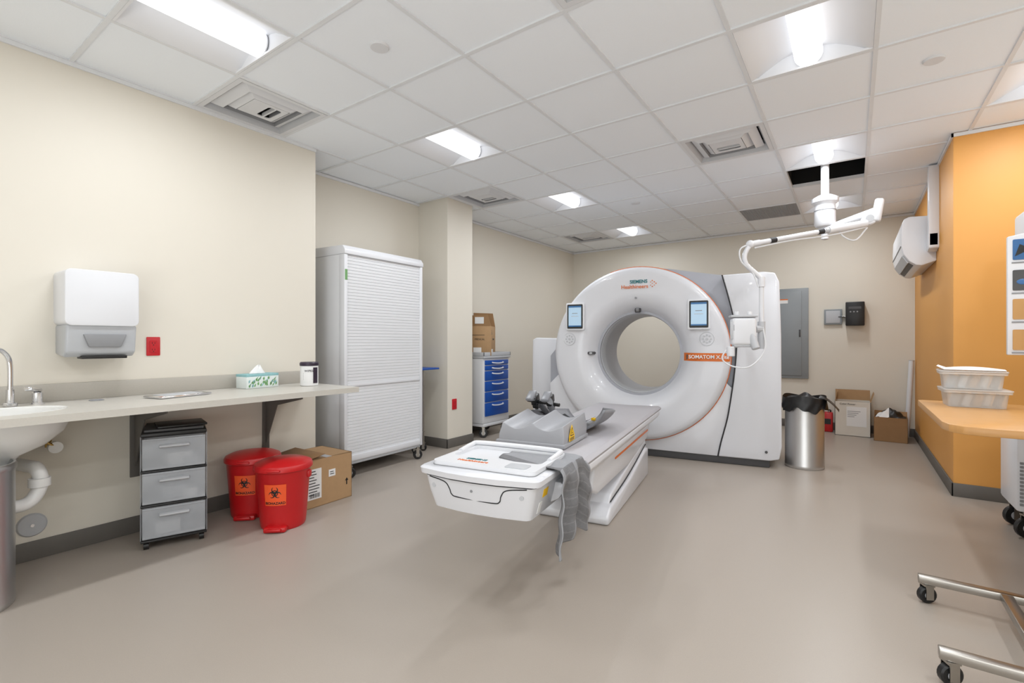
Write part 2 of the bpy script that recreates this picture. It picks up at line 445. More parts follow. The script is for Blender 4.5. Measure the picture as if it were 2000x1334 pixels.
apr = [(-0.95,0.08),(0.76,0.07),(0.785,0.2),(0.845,0.45),(0.885,0.72),(0.80,0.80),(0.55,0.5),(0.25,0.36),(0,0.32),(-0.25,0.36),(-0.55,0.5),(-0.85,0.80),(-0.95,0.7)]
M().prism(apr,0.04,0.2,'y',SHELL,bev=0.006).obj('lower_cover',parent=g)
M().b2((-1.1,0.06,0),(1.2,0.85,0.1),DGREY,0.01).obj('plinth',parent=g,label='dark grey floor plinth')
arc = [(0.880*math.cos(a),0.035,zc+0.880*math.sin(a)) for a in [math.radians(108-k*4.0) for k in range(52)]]
M().sweep(arc,0.0048,ORG,seg=8,straight=True).obj('accent_line',parent=g,label='thin orange accent line around the ring')
def ringt(r):
    for (r0,t0_),(r1,t1_) in zip(PF,PF[1:]):
        if r0<=r<=r1: return t0_+(t1_-t0_)*(r-r0)/(r1-r0)
    return PF[-1][1]
b = M()
b.surf(lambda u,v: (0.45+u*0.425, ringt(math.hypot(0.45+u*0.425,(0.972+v*0.078)-zc))-0.003, 0.972+v*0.078),48,3,ORG)
b.obj('name_band',parent=g,label='orange name band with white lettering')
M().text('SOMATOM X.cite',0.047,T(0.685,-0.0345,1.012),PAPER,bold=0.0010).obj('lettering',parent=g,label='white lettering on the orange band')
M().b2((0.478,0.045,0.985),(0.510,0.075,1.034),DGREY,0.002).obj('sensor',parent=g)
M().text('SIEMENS',0.047,T(0.03,-0.030,1.762),TEAL,bold=0.0012).obj('logo_lettering',parent=g,label='teal maker lettering')
M().text('Healthineers',0.053,T(-0.01,-0.030,1.712),ORG,bold=0.0005).obj('logo_lettering',parent=g,label='orange maker lettering')
d = M()
for k,(dx,dz) in enumerate(((0,0.03),(0,-0.0),(0.022,0.015),(-0.018,0.015),(0.04,0.0),(0.022,-0.016),(0.0,-0.03),(-0.018,-0.016))):
    d.cyl((0.165+dx*0.9,-0.0235,1.737+dz),(0.165+dx*0.9,-0.030,1.737+dz),0.0045 if k%2 else 0.006,ORG,seg=10)
d.obj('logo_dots',parent=g)
for sx,zz in ((-0.63,1.425),(0.60,1.42)):
    m = M()
    m.prism(rrect(sx-0.10,zz-0.145,sx+0.10,zz+0.145,0.015),-0.055,-0.01,'y',WHITE,bev=0.004)
    sc_ = m.obj('display',parent=g,label='tablet display in a white frame')
    m = M(); m.prism(rrect(sx-0.085,zz-0.128,sx+0.085,zz+0.128,0.01),-0.059,-0.05,'y',BLACK); m.obj('bezel',parent=sc_)
    m = M(); m.prism(rrect(sx-0.07,zz-0.108,sx+0.07,zz+0.112,0.004),-0.061,-0.055,'y',SCREEN)
    m.b2((sx-0.07,-0.0618,zz+0.095),(sx+0.07,-0.061,zz+0.112),SCRH)
    m.b2((sx-0.03,-0.0615,zz+0.03),(sx+0.03,-0.061,zz+0.036),MGREY).b2((sx-0.04,-0.0615,zz+0.0),(sx+0.04,-0.061,zz+0.005),LGREY)
    m.b2((sx-0.07,-0.0618,zz-0.108),(sx+0.07,-0.061,zz-0.095),SCRH)
    m.obj('screen',parent=sc_,label='pale blue lit screen')
    m = M(); cx_ = sx*1.115
    m.lathe([(0.066,0),(0.066,0.003),(0.062,0.003),(0.062,0)],LGREY,40,Matrix.Translation((cx_,-0.025,1.185))@Matrix.Rotation(PI/2,4,'X'))
    for a in range(0,360,45):
        ra = math.radians(a)
        m.cyl((cx_+0.036*math.cos(ra),-0.018,1.185+0.036*math.sin(ra)),(cx_+0.036*math.cos(ra),-0.029,1.185+0.036*math.sin(ra)),0.009,LGREY,seg=14)
    m.cyl((cx_,-0.018,1.185),(cx_,-0.030,1.185),0.012,LGREY,seg=14)
    m.obj('button_pad',parent=g,label='round grey button pad')
M().prism(rrect(-0.515,1.022,-0.445,1.052,0.014),0.02,0.09,'y',DGREY).prism(rrect(-0.495,1.027,-0.465,1.047,0.009),0.015,0.05,'y',LGREY).obj('sensor',parent=g)
M().cyl((0,-0.01,1.60),(0,-0.022,1.60),0.011,MGREY,seg=16).obj('indicator',parent=g)
M().box((0.0,0.092,1.487),(0.06,0.04,0.055),DGREY,0.008,rot=(-0.9,0,0)).box((0.0,0.076,1.49),(0.03,0.03,0.04),MGREY,0.004,rot=(-0.9,0,0)).obj('camera_module',parent=g)
M().cyl((1.17,0.02,0.15),(1.17,0.032,0.15),0.012,DGREY,seg=16).obj('fastener',parent=g)

# ------------------------------------------------------------------ patient table
L0 = 1.3
ca,sa = math.cos(ROT),math.sin(ROT)
tb = root('patient_table','white CT patient table with grey padded top','patient table',(CX+sa*L0,CY-ca*L0,0),ROT)
y = lambda L: L0-L
def sprof(pts): return [(y(a),b) for a,b in pts]
M().prism(sprof([(1.97,0),(1.98,0.05),(1.90,0.10),(1.3,0.15),(0.75,0.25),(0.65,0.24),(0.65,0)]),-0.24,0.24,'x',SHELL,bev=0.018,seg=3).obj('base',parent=tb)
M().prism(sprof([(1.86,0.10),(1.80,0.155),(1.25,0.235),(0.66,0.335),(0.62,0.22),(1.3,0.14)]),-0.215,0.215,'x',SHELL,bev=0.012,seg=3).obj('lift_arm',parent=tb)
M().sweep([(0.218,y(1.84),0.115),(0.218,y(1.3),0.165),(0.218,y(0.66),0.265)],0.004,SEAM,seg=6).obj('seam',parent=tb,label='black seam along the lift arm')
M().prism(sprof([(2.28,0.30),(2.22,0.43),(0.52,0.43),(0.50,0.36),(0.62,0.31),(1.3,0.24),(2.15,0.25)]),-0.225,0.225,'x',SHELL,bev=0.018,seg=3).obj('carriage',parent=tb)
M().b2((0.222,y(1.75),0.372),(0.229,y(0.60),0.386),ORG,0.002).obj('accent_stripe',parent=tb,label='orange accent stripe on the carriage side')
cs = [(-0.21,0.43),(0.21,0.43),(0.275,0.465),(0.30,0.50),(0.30,0.53),(0.285,0.54),(-0.285,0.54),(-0.30,0.53),(-0.30,0.50),(-0.275,0.465)]
M().prism(cs,y(2.95),y(0.42),'y',SHELL,bev=0.006).obj('tabletop',parent=tb)
padp = [(-0.295,0.53),(0.295,0.53),(0.306,0.55),(0.28,0.566),(0.0,0.560),(-0.28,0.566),(-0.306,0.55)]
M().prism(padp,y(2.76),y(0.36),'y',PAD,bev=0.004).obj('pad',parent=tb,label='grey vinyl table pad')
def plan(l0, l1, bulge, hw, rc=0.06):
    pts = [(-hw,y(l0)),(hw,y(l0))]
    pts += [(hw,y(l1-rc)),(hw-rc*0.13,y(l1-rc*0.5)),(hw-rc*0.5,y(l1-rc*0.13)),(hw-rc,y(l1))]
    pts += [(hw*0.4,y(l1+bulge*0.8)),(0,y(l1+bulge)),(-hw*0.4,y(l1+bulge*0.8))]
    pts += [(-hw+rc,y(l1)),(-hw+rc*0.5,y(l1-rc*0.13)),(-hw+rc*0.13,y(l1-rc*0.5)),(-hw,y(l1-rc))]
    return pts
HL = [(2.62,3.145,0.015,0.218,0.420),(2.62,3.172,0.02,0.234,0.430),(2.62,3.188,0.024,0.253,0.50),(2.62,3.198,0.028,0.268,0.572)]
M().loft([(plan(a,b_,c,h_,0.03),z) for a,b_,c,h_,z in HL],SHELL).obj('end_housing',parent=tb)
M().loft([(plan(2.70,3.20,0.03,0.270,0.035),0.571),(plan(2.70,3.20,0.03,0.270,0.035),0.577)],SEAM).obj('lid_seam',parent=tb,label='dark seam with painted shadow line below the end lid')  # dark strip paints the shadow line between lid and housing
M().loft([(plan(2.70,3.20,0.03,0.276,0.035),0.576),(plan(2.70,3.212,0.032,0.288,0.035),0.580),(plan(2.70,3.216,0.032,0.291,0.035),0.604),(plan(2.71,3.208,0.03,0.284,0.035),0.610)],SHELL).obj('end_shell',parent=tb)
def rr_(hw,l0,l1,r): return rrect(-hw,y(l1),hw,y(l0),r)
M().prism(rr_(0.250,2.775,3.165,0.03),0.609,0.629,'z',WHITE,holes=[rr_(0.222,2.815,3.03,0.025)]).obj('end_lid',parent=tb)
M().prism(rr_(0.223,2.814,3.031,0.025),0.610,0.615,'z',WHITE).obj('tray_recess',parent=tb,label='shallow white recessed tray floor')
M().prism(rr_(0.253,2.771,3.168,0.03),0.6095,0.6125,'z',MGREY).obj('lid_seam',parent=tb,label='thin grey seam around the tray lid')
M().sweep([(-0.232,y(2.95),0.628),(-0.234,y(2.84),0.637),(-0.212,y(2.797),0.64),(0,y(2.790),0.641),(0.212,y(2.797),0.64),(0.234,y(2.84),0.637),(0.232,y(2.95),0.628)],0.012,WHITE,seg=12).obj('tray_rim',parent=tb,label='raised white tray rim')
M().prism(rrect(0.10,y(3.14),0.20,y(3.065),0.015),0.629,0.6315,'z',LGREY).obj('tray_button',parent=tb)
M().text('SIEMENS',0.028,T(-0.07,y(3.07),0.6298,'up'),TEAL,bold=0.0004).text('Healthineers',0.030,T(-0.07,y(3.105),0.6298,'up'),ORG,bold=0.0003).obj('lettering',parent=tb,label='small teal and orange lettering')
def hfront(s_, z):
    for k in range(len(HL)-1):
        if HL[k][4] <= z <= HL[k+1][4]:
            t = (z-HL[k][4])/(HL[k+1][4]-HL[k][4]); break
    l1 = HL[k][1]+(HL[k+1][1]-HL[k][1])*t; bl = HL[k][2]+(HL[k+1][2]-HL[k][2])*t; hw = HL[k][3]+(HL[k+1][3]-HL[k][3])*t
    P = [(0,l1+bl),(hw*0.4,l1+bl*0.8),(hw-0.03,l1),(hw-0.015,l1-0.004),(hw,l1-0.03)]
    a = abs(s_)
    for p,q in zip(P,P[1:]):
        if p[0]<=a<=q[0]: return p[1]+(q[1]-p[1])*(a-p[0])/(q[0]-p[0])
    return l1-0.03
hp = [(-0.235,0.567),(-0.15,0.556),(-0.125,0.53),(-0.115,0.505),(-0.08,0.497),(0.08,0.495),(0.115,0.503),(0.125,0.53),(0.15,0.556),(0.235,0.567)]
M().sweep([(a,y(hfront(a,z)+0.0005),z) for a,z in hp],0.0025,SEAM,seg=6).obj('handle_seam',parent=tb,label='dark seam around the pull handle')
M().cyl((-0.01,y(hfront(0,0.535)-0.01),0.535),(-0.01,y(hfront(0,0.535)+0.002),0.535),0.006,MGREY,seg=14).obj('lock_button',parent=tb)
for a in (-0.215,0.21): M().cyl((a,y(hfront(a,0.53)-0.01),0.53),(a,y(hfront(a,0.53)+0.002),0.53),0.01,LGREY,seg=14).obj('screw_cap',parent=tb)
M().box((0.2585,y(3.06),0.525),(0.003,0.05,0.035),YEL,rot=(0,0.21,0)).obj('side_sticker',parent=tb,label='yellow side sticker')
M().box((0.2475,y(3.10),0.47),(0.003,0.03,0.05),PAPER,rot=(0,0.26,0)).obj('side_sticker',parent=tb,label='white side sticker')
M().b2((-0.20,y(3.10),0.395),(-0.13,y(3.03),0.424),DGREY,0.008).obj('bumper',parent=tb,label='dark rubber bumper')

def tw(s,L,z): return (CX+s*ca+L*sa, CY+s*sa-L*ca, z)
# leg cushion
cu_ = root('leg_cushion','grey moulded double-channel leg cushion with warning label on the table','cushion',tw(-0.09,2.24,0.567),ROT)
cp = [(-0.205,0.0),(0.205,0.0),(0.210,0.06),(0.195,0.135)]
for k in range(1,12):
    t = k/12; cp.append((0.19-0.185*t, 0.135-0.036*math.sin(PI*t)))
cp.append((0.005,0.138)); cp.append((-0.005,0.138))
for k in range(1,12):
    t = k/12; cp.append((-0.005-0.185*t, 0.135-0.036*math.sin(PI*t)))
cp += [(-0.195,0.135),(-0.210,0.06)]
def cfn(x,yy,z):
    t = (yy+0.2)/0.4
    return (x*(0.97+0.03*t), yy+(0.035*(z/0.135) if t<0.5 else 0), z*(0.88+0.24*t))
M().prism(cp,-0.205,0.205,'y',CUSH,bev=0.009,seg=3,fn=cfn).obj('cushion_body',parent=cu_,sharp=40)
M().b2((-0.214,-0.214,0.0),(0.214,0.214,0.022),CUSH,0.006).obj('cushion_base',parent=cu_)
m = M()
m.prism([(-0.045,-0.028),(0.045,-0.028),(0.045,0.0),(0.0,0.062),(-0.045,0.0)],0,0.002,'x',YEL)
m.prism([(-0.03,0.0),(0.03,0.0),(0.0,0.048)],0.002,0.003,'x',BLACK); m.prism([(-0.02,0.006),(0.02,0.006),(0.0,0.038)],0.003,0.004,'x',YEL)
m.cyl((0.0,0,0.016),(0.005,0,0.016),0.005,BLACK,seg=10)
for k in range(3): m.b2((0.002,-0.035,-0.012-k*0.006),(0.003,0.035,-0.009-k*0.006),BLACK)
m.move((0.2085,-0.08,0.055)); m.obj('warning_label',parent=cu_,label='yellow warning triangle label')
# arm / head support
hd = root('head_support','grey curved head and arm support with black clamps on the table','head support',tw(-0.08,1.75,0.569),ROT)
def leaf(u,v):
    a = -1.05+2.25*u; r = 0.29
    Ls = 0.48*(v-0.5)
    wdt = 1.0-0.5*max(0,(v-0.5)/0.5)**2
    return (0.02+r*math.sin(a)*wdt, Ls, 0.002+r*(1-math.cos(a))*0.78*(1.1-0.35*v))
lf = M().surf(leaf,28,18,CUSHD).obj('support_shell',parent=hd,sharp=80)
sm = lf.modifiers.new('s','SOLIDIFY'); sm.thickness = 0.014; sm.offset = 1
M().surf(lambda u,v:(0.02+0.15*(u-0.5)*2*0.8,-0.12+0.26*v,0.020+0.25*(1-math.cos((u-0.5)*1.2))),12,6,SEAM).obj('cradle_liner',parent=hd,label='dark cradle liner')
M().sweep([(-0.17,0.02,0.06),(-0.21,-0.06,0.15),(-0.23,-0.13,0.20),(-0.22,-0.20,0.21)],0.034,CUSHD,seg=12,flat=0.6).obj('support_arm',parent=hd)
M().sweep([(-0.06,-0.10,0.03),(-0.09,-0.14,0.13),(-0.10,-0.17,0.19),(-0.08,-0.22,0.20)],0.032,CUSHD,seg=12,flat=0.6).obj('support_arm',parent=hd)
M().cyl((-0.27,-0.14,0.185),(-0.03,-0.16,0.165),0.012,BLACK,seg=14).obj('cross_rod',parent=hd,label='black cross rod')
for a in (-0.21,-0.10):
    M().box((a,-0.15,0.195),(0.04,0.09,0.06),BLACK,0.010,rot=(0.35,0,0.1)).box((a,-0.22,0.225),(0.055,0.10,0.024),CUSHD,0.009,rot=(0.5,0,0.1)).cyl((a-0.02,-0.13,0.15),(a+0.02,-0.13,0.15),0.022,BLACK,seg=14).obj('clamp',parent=hd,label='black clamp with knob')
M().sweep([(-0.24,-0.12,0.19),(-0.26,-0.03,0.12),(-0.24,0.05,0.07),(-0.16,0.10,0.05)],0.012,BLACK,seg=8,flat=0.4).obj('retaining_strap',parent=hd,label='black retaining strap')
M().box((0.10,0.19,0.03),(0.03,0.02,0.02),YEL,0.003).obj('tag',parent=hd,label='small yellow tag')
# drape hanging over the edge
def strap(u,v):
    L = 2.69+0.36*v
    z1 = 0.577+0.040*min(1,max(0,(L-2.72)/0.05))
    if u < 0.30:
        q = u/0.30
        s_ = -0.02+0.325*q
        return (s_, y(L-0.10*(1-q)), z1 + 0.005*math.sin(v*16+q*4))
    k = (u-0.30)/0.70
    s_ = 0.318+0.018*math.sin(min(k,0.12)/0.12*PI/2) - 0.035*k + (0.022*math.sin(v*13+k*1.5)+0.006*math.sin(v*29+k*5))*min(1,k*2.5) + 0.004*math.sin(k*19+v*7)
    z = z1-0.335*k*(1-0.04*math.sin(v*5)) - 0.015*k*v
    LL = L + 0.06*k*(v-0.35) + 0.01*math.sin(k*6+v*4)*k
    return (s_, y(LL), z)
def sm_(u,v):
    if u < 0.30: return FABL if 0.15<v<0.9 else FABG
    if 0.44 < v < 0.56 or v>0.93 or v<0.06: return FABL
    if (u*13+v*0.6)%1 < 0.16: return FABW
    return FABG
st = M().surf(strap,90,56,FABG,mf=sm_).obj('restraint_strap',label='grey wrinkled fabric restraint strap draped over the table edge',cat='strap',sharp=80,loc=(CX+sa*L0,CY-ca*L0,0),rotz=ROT)
mo = st.modifiers.new('s','SOLIDIFY'); mo.thickness = 0.005; mo.offset = 1

# ------------------------------------------------------------------ ceiling injector arm
ij = root('injector_arm','white ceiling-mounted jointed arm holding a contrast injector','injector arm',(-0.2,5.12,H))
M().cyl((-0.2,5.12,H+0.3),(-0.2,5.12,2.44),0.032,WHITE,seg=24).obj('ceiling_post',parent=ij,world=True)
M().lathe([(0,2.455),(0.06,2.455),(0.105,2.43),(0.105,2.395),(0.085,2.38),(0.075,2.36),(0,2.36)],WHITE,32,Matrix.Translation((-0.2,5.12,0))).obj('hub_collar',parent=ij,world=True)
M().lathe([(0.0,2.37),(0.078,2.37),(0.082,2.35),(0.082,2.20),(0.07,2.18),(0.03,2.17),(0.03,2.07),(0,2.06)],WHITE,32,Matrix.Translation((-0.2,5.12,0))).obj('hub',parent=ij,world=True)
M().lathe([(0.0,2.325),(0.084,2.325),(0.084,2.318),(0,2.318)],MGREY,32,Matrix.Translation((-0.2,5.12,0))).obj('hub_seam',parent=ij,world=True)
j1 = Vector((0.16,4.97,2.20)); h0 = Vector((-0.2,5.12,2.15))
M().sweep([h0,(h0+j1)/2+Vector((0,0,0.015)),j1+Vector((0,0,0.03))],0.036,WHITE,seg=14).obj('upper_arm',parent=ij,world=True)
m = M(); m.box((0.17,4.97,2.235),(0.065,0.08,0.19),WHITE,0.02,seg=3,rot=(0,0.15,0)).cyl((0.12,4.93,2.17),(0.10,5.02,2.17),0.05,WHITE,bev=0.008).cyl((0.118,4.925,2.17),(0.117,4.93,2.17),0.03,LGREY)
m.obj('elbow_joint',parent=ij,world=True)
e0 = Vector((0.09,4.92,2.13)); e1 = Vector((-0.675,4.295,1.945))
dirv = (e1-e0)
m = M(); m.sweep([e0,e1],0.019,WHITE,straight=True,seg=16)
m.sweep([e0,e0+dirv*0.33],0.030,WHITE,straight=True,seg=16).sweep([e0+dirv*0.33,e0+dirv*0.36],0.024,LGREY,straight=True,seg=16).sweep([e0+dirv*0.92,e1],0.024,WHITE,straight=True,seg=16)
m.sph(e1,0.032,WHITE); m.obj('spring_arm',parent=ij,world=True)
for t in (0.37,0.78): M().sweep([e0+dirv*t,e0+dirv*(t+0.05)],0.022,SEAM,straight=True,seg=16).obj('arm_band',parent=ij,world=True,label='black band on the arm')
p1 = Vector((-0.60,4.345,1.664))
m = M(); m.sweep([e1,(-0.71,4.27,1.86),(-0.70,4.28,1.78),(-0.63,4.33,1.70),p1],0.019,WHITE,seg=14)
m.cyl(p1,(-0.60,4.345,1.18),0.018,WHITE).cyl((-0.60,4.345,1.68),(-0.60,4.345,1.60),0.026,WHITE)
m.cyl((-0.60,4.345,1.32),(-0.60,4.345,1.10),0.028,LGREY)
m.obj('drop_pole',parent=ij,world=True)
for pts in ([(-0.675,4.295,1.95),(-0.74,4.24,1.90),(-0.73,4.25,1.80),(-0.66,4.30,1.72),(-0.62,4.33,1.60)],
            [(0.1,4.95,2.10),(0.02,4.85,1.99),(-0.06,4.80,2.02),(-0.1,4.80,2.09)],
            [e0+Vector((0,0,-0.03)),e0+dirv*0.3+Vector((0,0,-0.045)),e0+dirv*0.65+Vector((0,0,-0.03)),e1+Vector((0.03,0.02,-0.03))],
            [(-0.59,4.33,1.30),(-0.57,4.30,1.10),(-0.66,4.22,0.965),(-0.78,4.18,0.96),(-0.86,4.17,1.02),(-0.82,4.19,1.10),(-0.74,4.22,1.12)]):
    M().sweep(pts,0.006,WHITE2,seg=8).obj('cable',parent=ij,world=True,label='thin white cable')
RZ = 0.35
M().box((-0.72,4.25,1.24),(0.18,0.12,0.22),WHITE,0.022,seg=3,rot=(0,0,RZ)).box((-0.72,4.25,1.13),(0.15,0.10,0.03),LGREY,0.01,rot=(0,0,RZ)).obj('injector_head',parent=ij,world=True)
M().box((-0.72,4.25,1.362),(0.20,0.12,0.02),LGREY,0.008,rot=(0,0,RZ)).obj('head_tray',parent=ij,world=True)
for dx in (-0.045,0.045):
    M().cyl((-0.72+dx,4.25+dx*0.36,1.372),(-0.72+dx,4.25+dx*0.36,1.40),0.018,WHITE2,bev=0.003).obj('syringe_mount',parent=ij,world=True)
M().cyl((-0.80,4.19,1.12),(-0.80,4.19,1.04),0.03,WHITE,bev=0.005).obj('grip_knob',parent=ij,world=True)
M().cyl((-0.66,4.24,1.22),(-0.62,4.22,1.10),0.03,LGREY,bev=0.006).obj('grip_knob',parent=ij,world=True)
M().sweep([(-0.64,4.30,1.26),(-0.6,4.34,1.26)],0.028,LGREY,straight=True).obj('head_bracket',parent=ij,world=True)
M().box((-0.742,4.186,1.25),(0.12,0.006,0.14),LGREY,0.002,rot=(0,0,RZ)).box((-0.742,4.183,1.27),(0.07,0.006,0.05),MGREY,0.002,rot=(0,0,RZ)).obj('control_panel',parent=ij,world=True)

# ------------------------------------------------------------------ left counter
ct = root('wall_counter','long light laminate wall counter on steel brackets','counter',(-3.2,1.0,0.8))
SKX,SKY = -3.19,0.44
M().prism([(LX,-0.9),(-2.88,-0.9),(-2.88,2.19),(-2.89,2.2),(LX,2.2)],0.80,0.835,'z',CNTR,holes=[circ(SKX,SKY,0.165,40,ry=0.24)]).obj('countertop',parent=ct,world=True)
M().b2((LX,-0.9,0.835),(LX+0.02,2.28,0.93),BACKS,0.002).obj('backsplash',parent=ct,world=True,label='greige backsplash strip')
for yy in (1.08,1.88,0.0):
    M().b2((LX,yy-0.025,0.34),(LX+0.012,yy+0.025,0.80),BASEB,0.002).b2((LX,yy-0.025,0.788),(-3.05,yy+0.025,0.80),BASEB,0.002)\
       .prism([(LX+0.01,0.40),(LX+0.01,0.79),(-3.08,0.79),(-3.08,0.765),(-3.40,0.70)],yy-0.004,yy+0.004,'y',BASEB).obj('bracket',parent=ct,world=True,label='taupe steel support bracket')
sk = root('sink_basin','white ceramic oval undermount sink basin in the counter','sink',(SKX,SKY,0.62))
M().lathe([(0.0,0.655),(0.06,0.65),(0.12,0.68),(0.158,0.75),(0.163,0.833),(0.172,0.8385),(0.172,0.8365),(0.166,0.80),(0.185,0.795),(0.165,0.73),(0.12,0.67),(0.06,0.63),(0.04,0.60),(0.0,0.60)],CERAM,48,Matrix.Translation((SKX,SKY,0)),sy=1.45).obj('bowl',parent=sk,world=True)
M().cyl((SKX,SKY,0.655),(SKX,SKY,0.66),0.03,CHROME).obj('drain',parent=sk,world=True)
fa = root('faucet','chrome gooseneck sink faucet with separate lever','faucet',(-3.44,0.53,0.835))
M().cyl((-3.44,0.53,0.835),(-3.44,0.53,0.855),0.028,CHROME,bev=0.004).cyl((-3.44,0.53,0.85),(-3.44,0.53,0.92),0.016,CHROME)\
   .sweep([(-3.44,0.53,0.91),(-3.44,0.53,1.02),(-3.435,0.522,1.08),(-3.41,0.49,1.118),(-3.385,0.455,1.11),(-3.375,0.44,1.06)],0.011,CHROME,seg=14).obj('spout',parent=fa,world=True)
M().cyl((-3.45,0.63,0.835),(-3.45,0.63,0.845),0.028,CHROME).cyl((-3.45,0.63,0.84),(-3.45,0.63,0.90),0.022,CHROME,bev=0.005)\
   .box((-3.42,0.61,0.915),(0.1,0.035,0.02),CHROME,0.007,rot=(0,-0.15,-0.6)).obj('lever',parent=fa,world=True)
tp = root('drain_pipe','white plastic sink trap with brass shutoff valve','drain pipe',(-3.25,0.5,0.3))
tx,ty_ = -3.19,0.46
M().cyl((tx,ty_,0.599),(tx,ty_,0.50),0.032,PVC).cyl((tx,ty_,0.585),(tx,ty_,0.55),0.042,PVC).obj('tailpiece',parent=tp,world=True)
M().sweep([(tx,ty_,0.53),(tx,ty_,0.44),(tx-0.02,ty_+0.03,0.39),(tx-0.05,ty_+0.09,0.38),(tx-0.07,ty_+0.13,0.41),(tx-0.08,ty_+0.15,0.47),(tx-0.10,ty_+0.14,0.53),(tx-0.16,ty_+0.12,0.54),(-3.56,0.53,0.54)],0.03,PVC,seg=16)\
   .cyl((tx,ty_,0.48),(tx,ty_,0.44),0.042,PVC).cyl((tx-0.078,ty_+0.145,0.45),(tx-0.078,ty_+0.145,0.49),0.042,PVC).obj('trap',parent=tp,world=True)
M().cyl((-3.56,0.70,0.60),(-3.45,0.70,0.60),0.012,CHROME).cyl((-3.47,0.70,0.60),(-3.44,0.70,0.60),0.03,PVC).sweep([(-3.45,0.70,0.605),(-3.44,0.66,0.64),(-3.43,0.60,0.72),(-3.44,0.57,0.795)],0.008,BRASS,seg=8).cyl((-3.49,0.68,0.60),(-3.49,0.68,0.66),0.014,BRASS).obj('shutoff_valve',parent=tp,world=True,label='brass and white shutoff valve')
recenter(M().lathe([(0,0.012),(0.02,0.014),(0.055,0.010),(0.062,0.0),(0,0)],LGREY,36,Matrix.Translation((LX+0.0005,0.63,0.185))@Matrix.Rotation(PI/2,4,'Y')).cyl((LX+0.012,0.63,0.185),(LX+0.018,0.63,0.185),0.008,CHROME)
   .obj('cleanout_cover',label='round steel cleanout cover plate on the wall',cat='cover plate'),(LX,0.63,0.185))

# towel dispenser
td = root('paper_towel_dispenser','white wall paper towel dispenser with translucent base','towel dispenser',(LX,0.88,1.30))
M().prism(rrect(0.715,1.245,1.035,1.545,0.03),LX-0.002,LX+0.22,'x',WHITE,bev=0.014,seg=3).obj('cover',parent=td,world=True)
M().prism([(LX-0.002,1.09),(LX+0.15,1.075),(LX+0.19,1.10),(LX+0.212,1.25),(LX-0.002,1.25)],0.722,1.028,'y',SMOKE,bev=0.012,seg=3).obj('lower_housing',parent=td,world=True,label='translucent grey lower housing')
M().prism([(0.79,1.20),(0.98,1.20),(0.955,1.13),(0.815,1.13)],LX+0.19,LX+0.217,'x',MGREY,bev=0.006).obj('dispensing_throat',parent=td,world=True,label='grey dispensing throat')
M().b2((LX+0.10,0.79,1.066),(LX+0.185,0.99,1.082),BLACK,0.003).obj('paper_slot',parent=td,world=True)
M().cyl((LX+0.06,1.03,1.28),(LX+0.06,1.06,1.28),0.012,DGREY,bev=0.002).obj('lock_knob',parent=td,world=True)

def outlet(y0,z0,x0):
    r = root('power_outlet','red wall power outlet with cover plate','outlet',(x0,y0,z0),group='red wall outlets')
    M().prism(rrect(-0.036,-0.058,0.036,0.058,0.005),0,0.006,'x',REDO,bev=0.0015).obj('cover_plate',parent=r)
    m = M()
    m.prism(rrect(-0.02,-0.036,0.02,0.036,0.004),0.006,0.009,'x',REDO)
    for dz in (-0.02,0.02):
        for dy in (-0.007,0.007): m.b2((0.009,dy-0.0012,dz-0.005),(0.0097,dy+0.0012,dz+0.006),BLACK)
        m.cyl((0.009,0,dz-0.011),(0.0097,0,dz-0.011),0.003,BLACK,seg=10)
    m.obj('receptacle',parent=r)
outlet(1.175,1.13,LX); outlet(3.99,0.47,-3.59)

# counter items
tbx = root('tissue_box','white leaf-patterned tissue box with tissue on the counter','tissue box',(-3.44,1.76,0.836),math.radians(6))
m = M(); m.b2((-0.06,-0.12,0),(0.06,0.12,0.098),TEALB,0.003).b2((-0.0605,-0.1205,0.08),(0.0605,0.1205,0.0985),TEALT,0.002); m.obj('carton',parent=tbx)
m = M()
for k in range(40):
    yy = -0.115+0.21*random.random(); zz = 0.004+0.055*random.random(); t = random.random()*0.02-0.01
    m.prism([(yy,zz),(yy+0.004+t,zz+0.014),(yy+0.016+t,zz+0.024),(yy+0.010,zz+0.004)],0.06,0.0608,'x',[GREEN,TEALT,GREEN][k%3])
m.obj('leaf_print',parent=tbx)
m = M()
def tis(u,v):
    a = u*2*PI; r = 0.045*(1-v)**0.7*(1+0.35*math.sin(3*a+v*2))+0.004
    return (r*0.5*math.cos(a), r*math.sin(a)+0.01*v, 0.10+0.055*v+0.008*math.sin(2*a)*v)
m.surf(tis,28,8,PAPER); m.obj('tissue',parent=tbx,sharp=60,label='white tissue sticking up')
wp = root('wipes_canister','white disinfectant wipes canister with dark purple lid on the counter','wipes canister',(-3.27,2.05,0.836),math.radians(55))
M().lathe([(0,0),(0.058,0),(0.062,0.004),(0.062,0.145),(0.058,0.15),(0,0.15)],PAPER,32).obj('body',parent=wp)
M().lathe([(0.062,0.146),(0.066,0.15),(0.066,0.166),(0.06,0.174),(0,0.174)],PURP,32).obj('lid',parent=wp)
m = M(); m.surf(lambda u,v:((u-0.5)*0.11,0,0.03+v*0.1),16,2,PAPER).text('WIPES',0.022,T(0,-0.001,0.11),PURP)
m.surf(lambda u,v:(0.03+u*0.04,-0.0008,0.02+v*0.115),8,2,PURP)
for k in range(5): m.b2((-0.04,-0.001,0.09-k*0.011),(0.025,0,0.094-k*0.011),MGREY)
m.map(lambda a,b_,c: ((0.0628-b_)*math.sin(a/0.063),-(0.0628-b_)*math.cos(a/0.063),c)); m.obj('wrap_label',parent=wp)
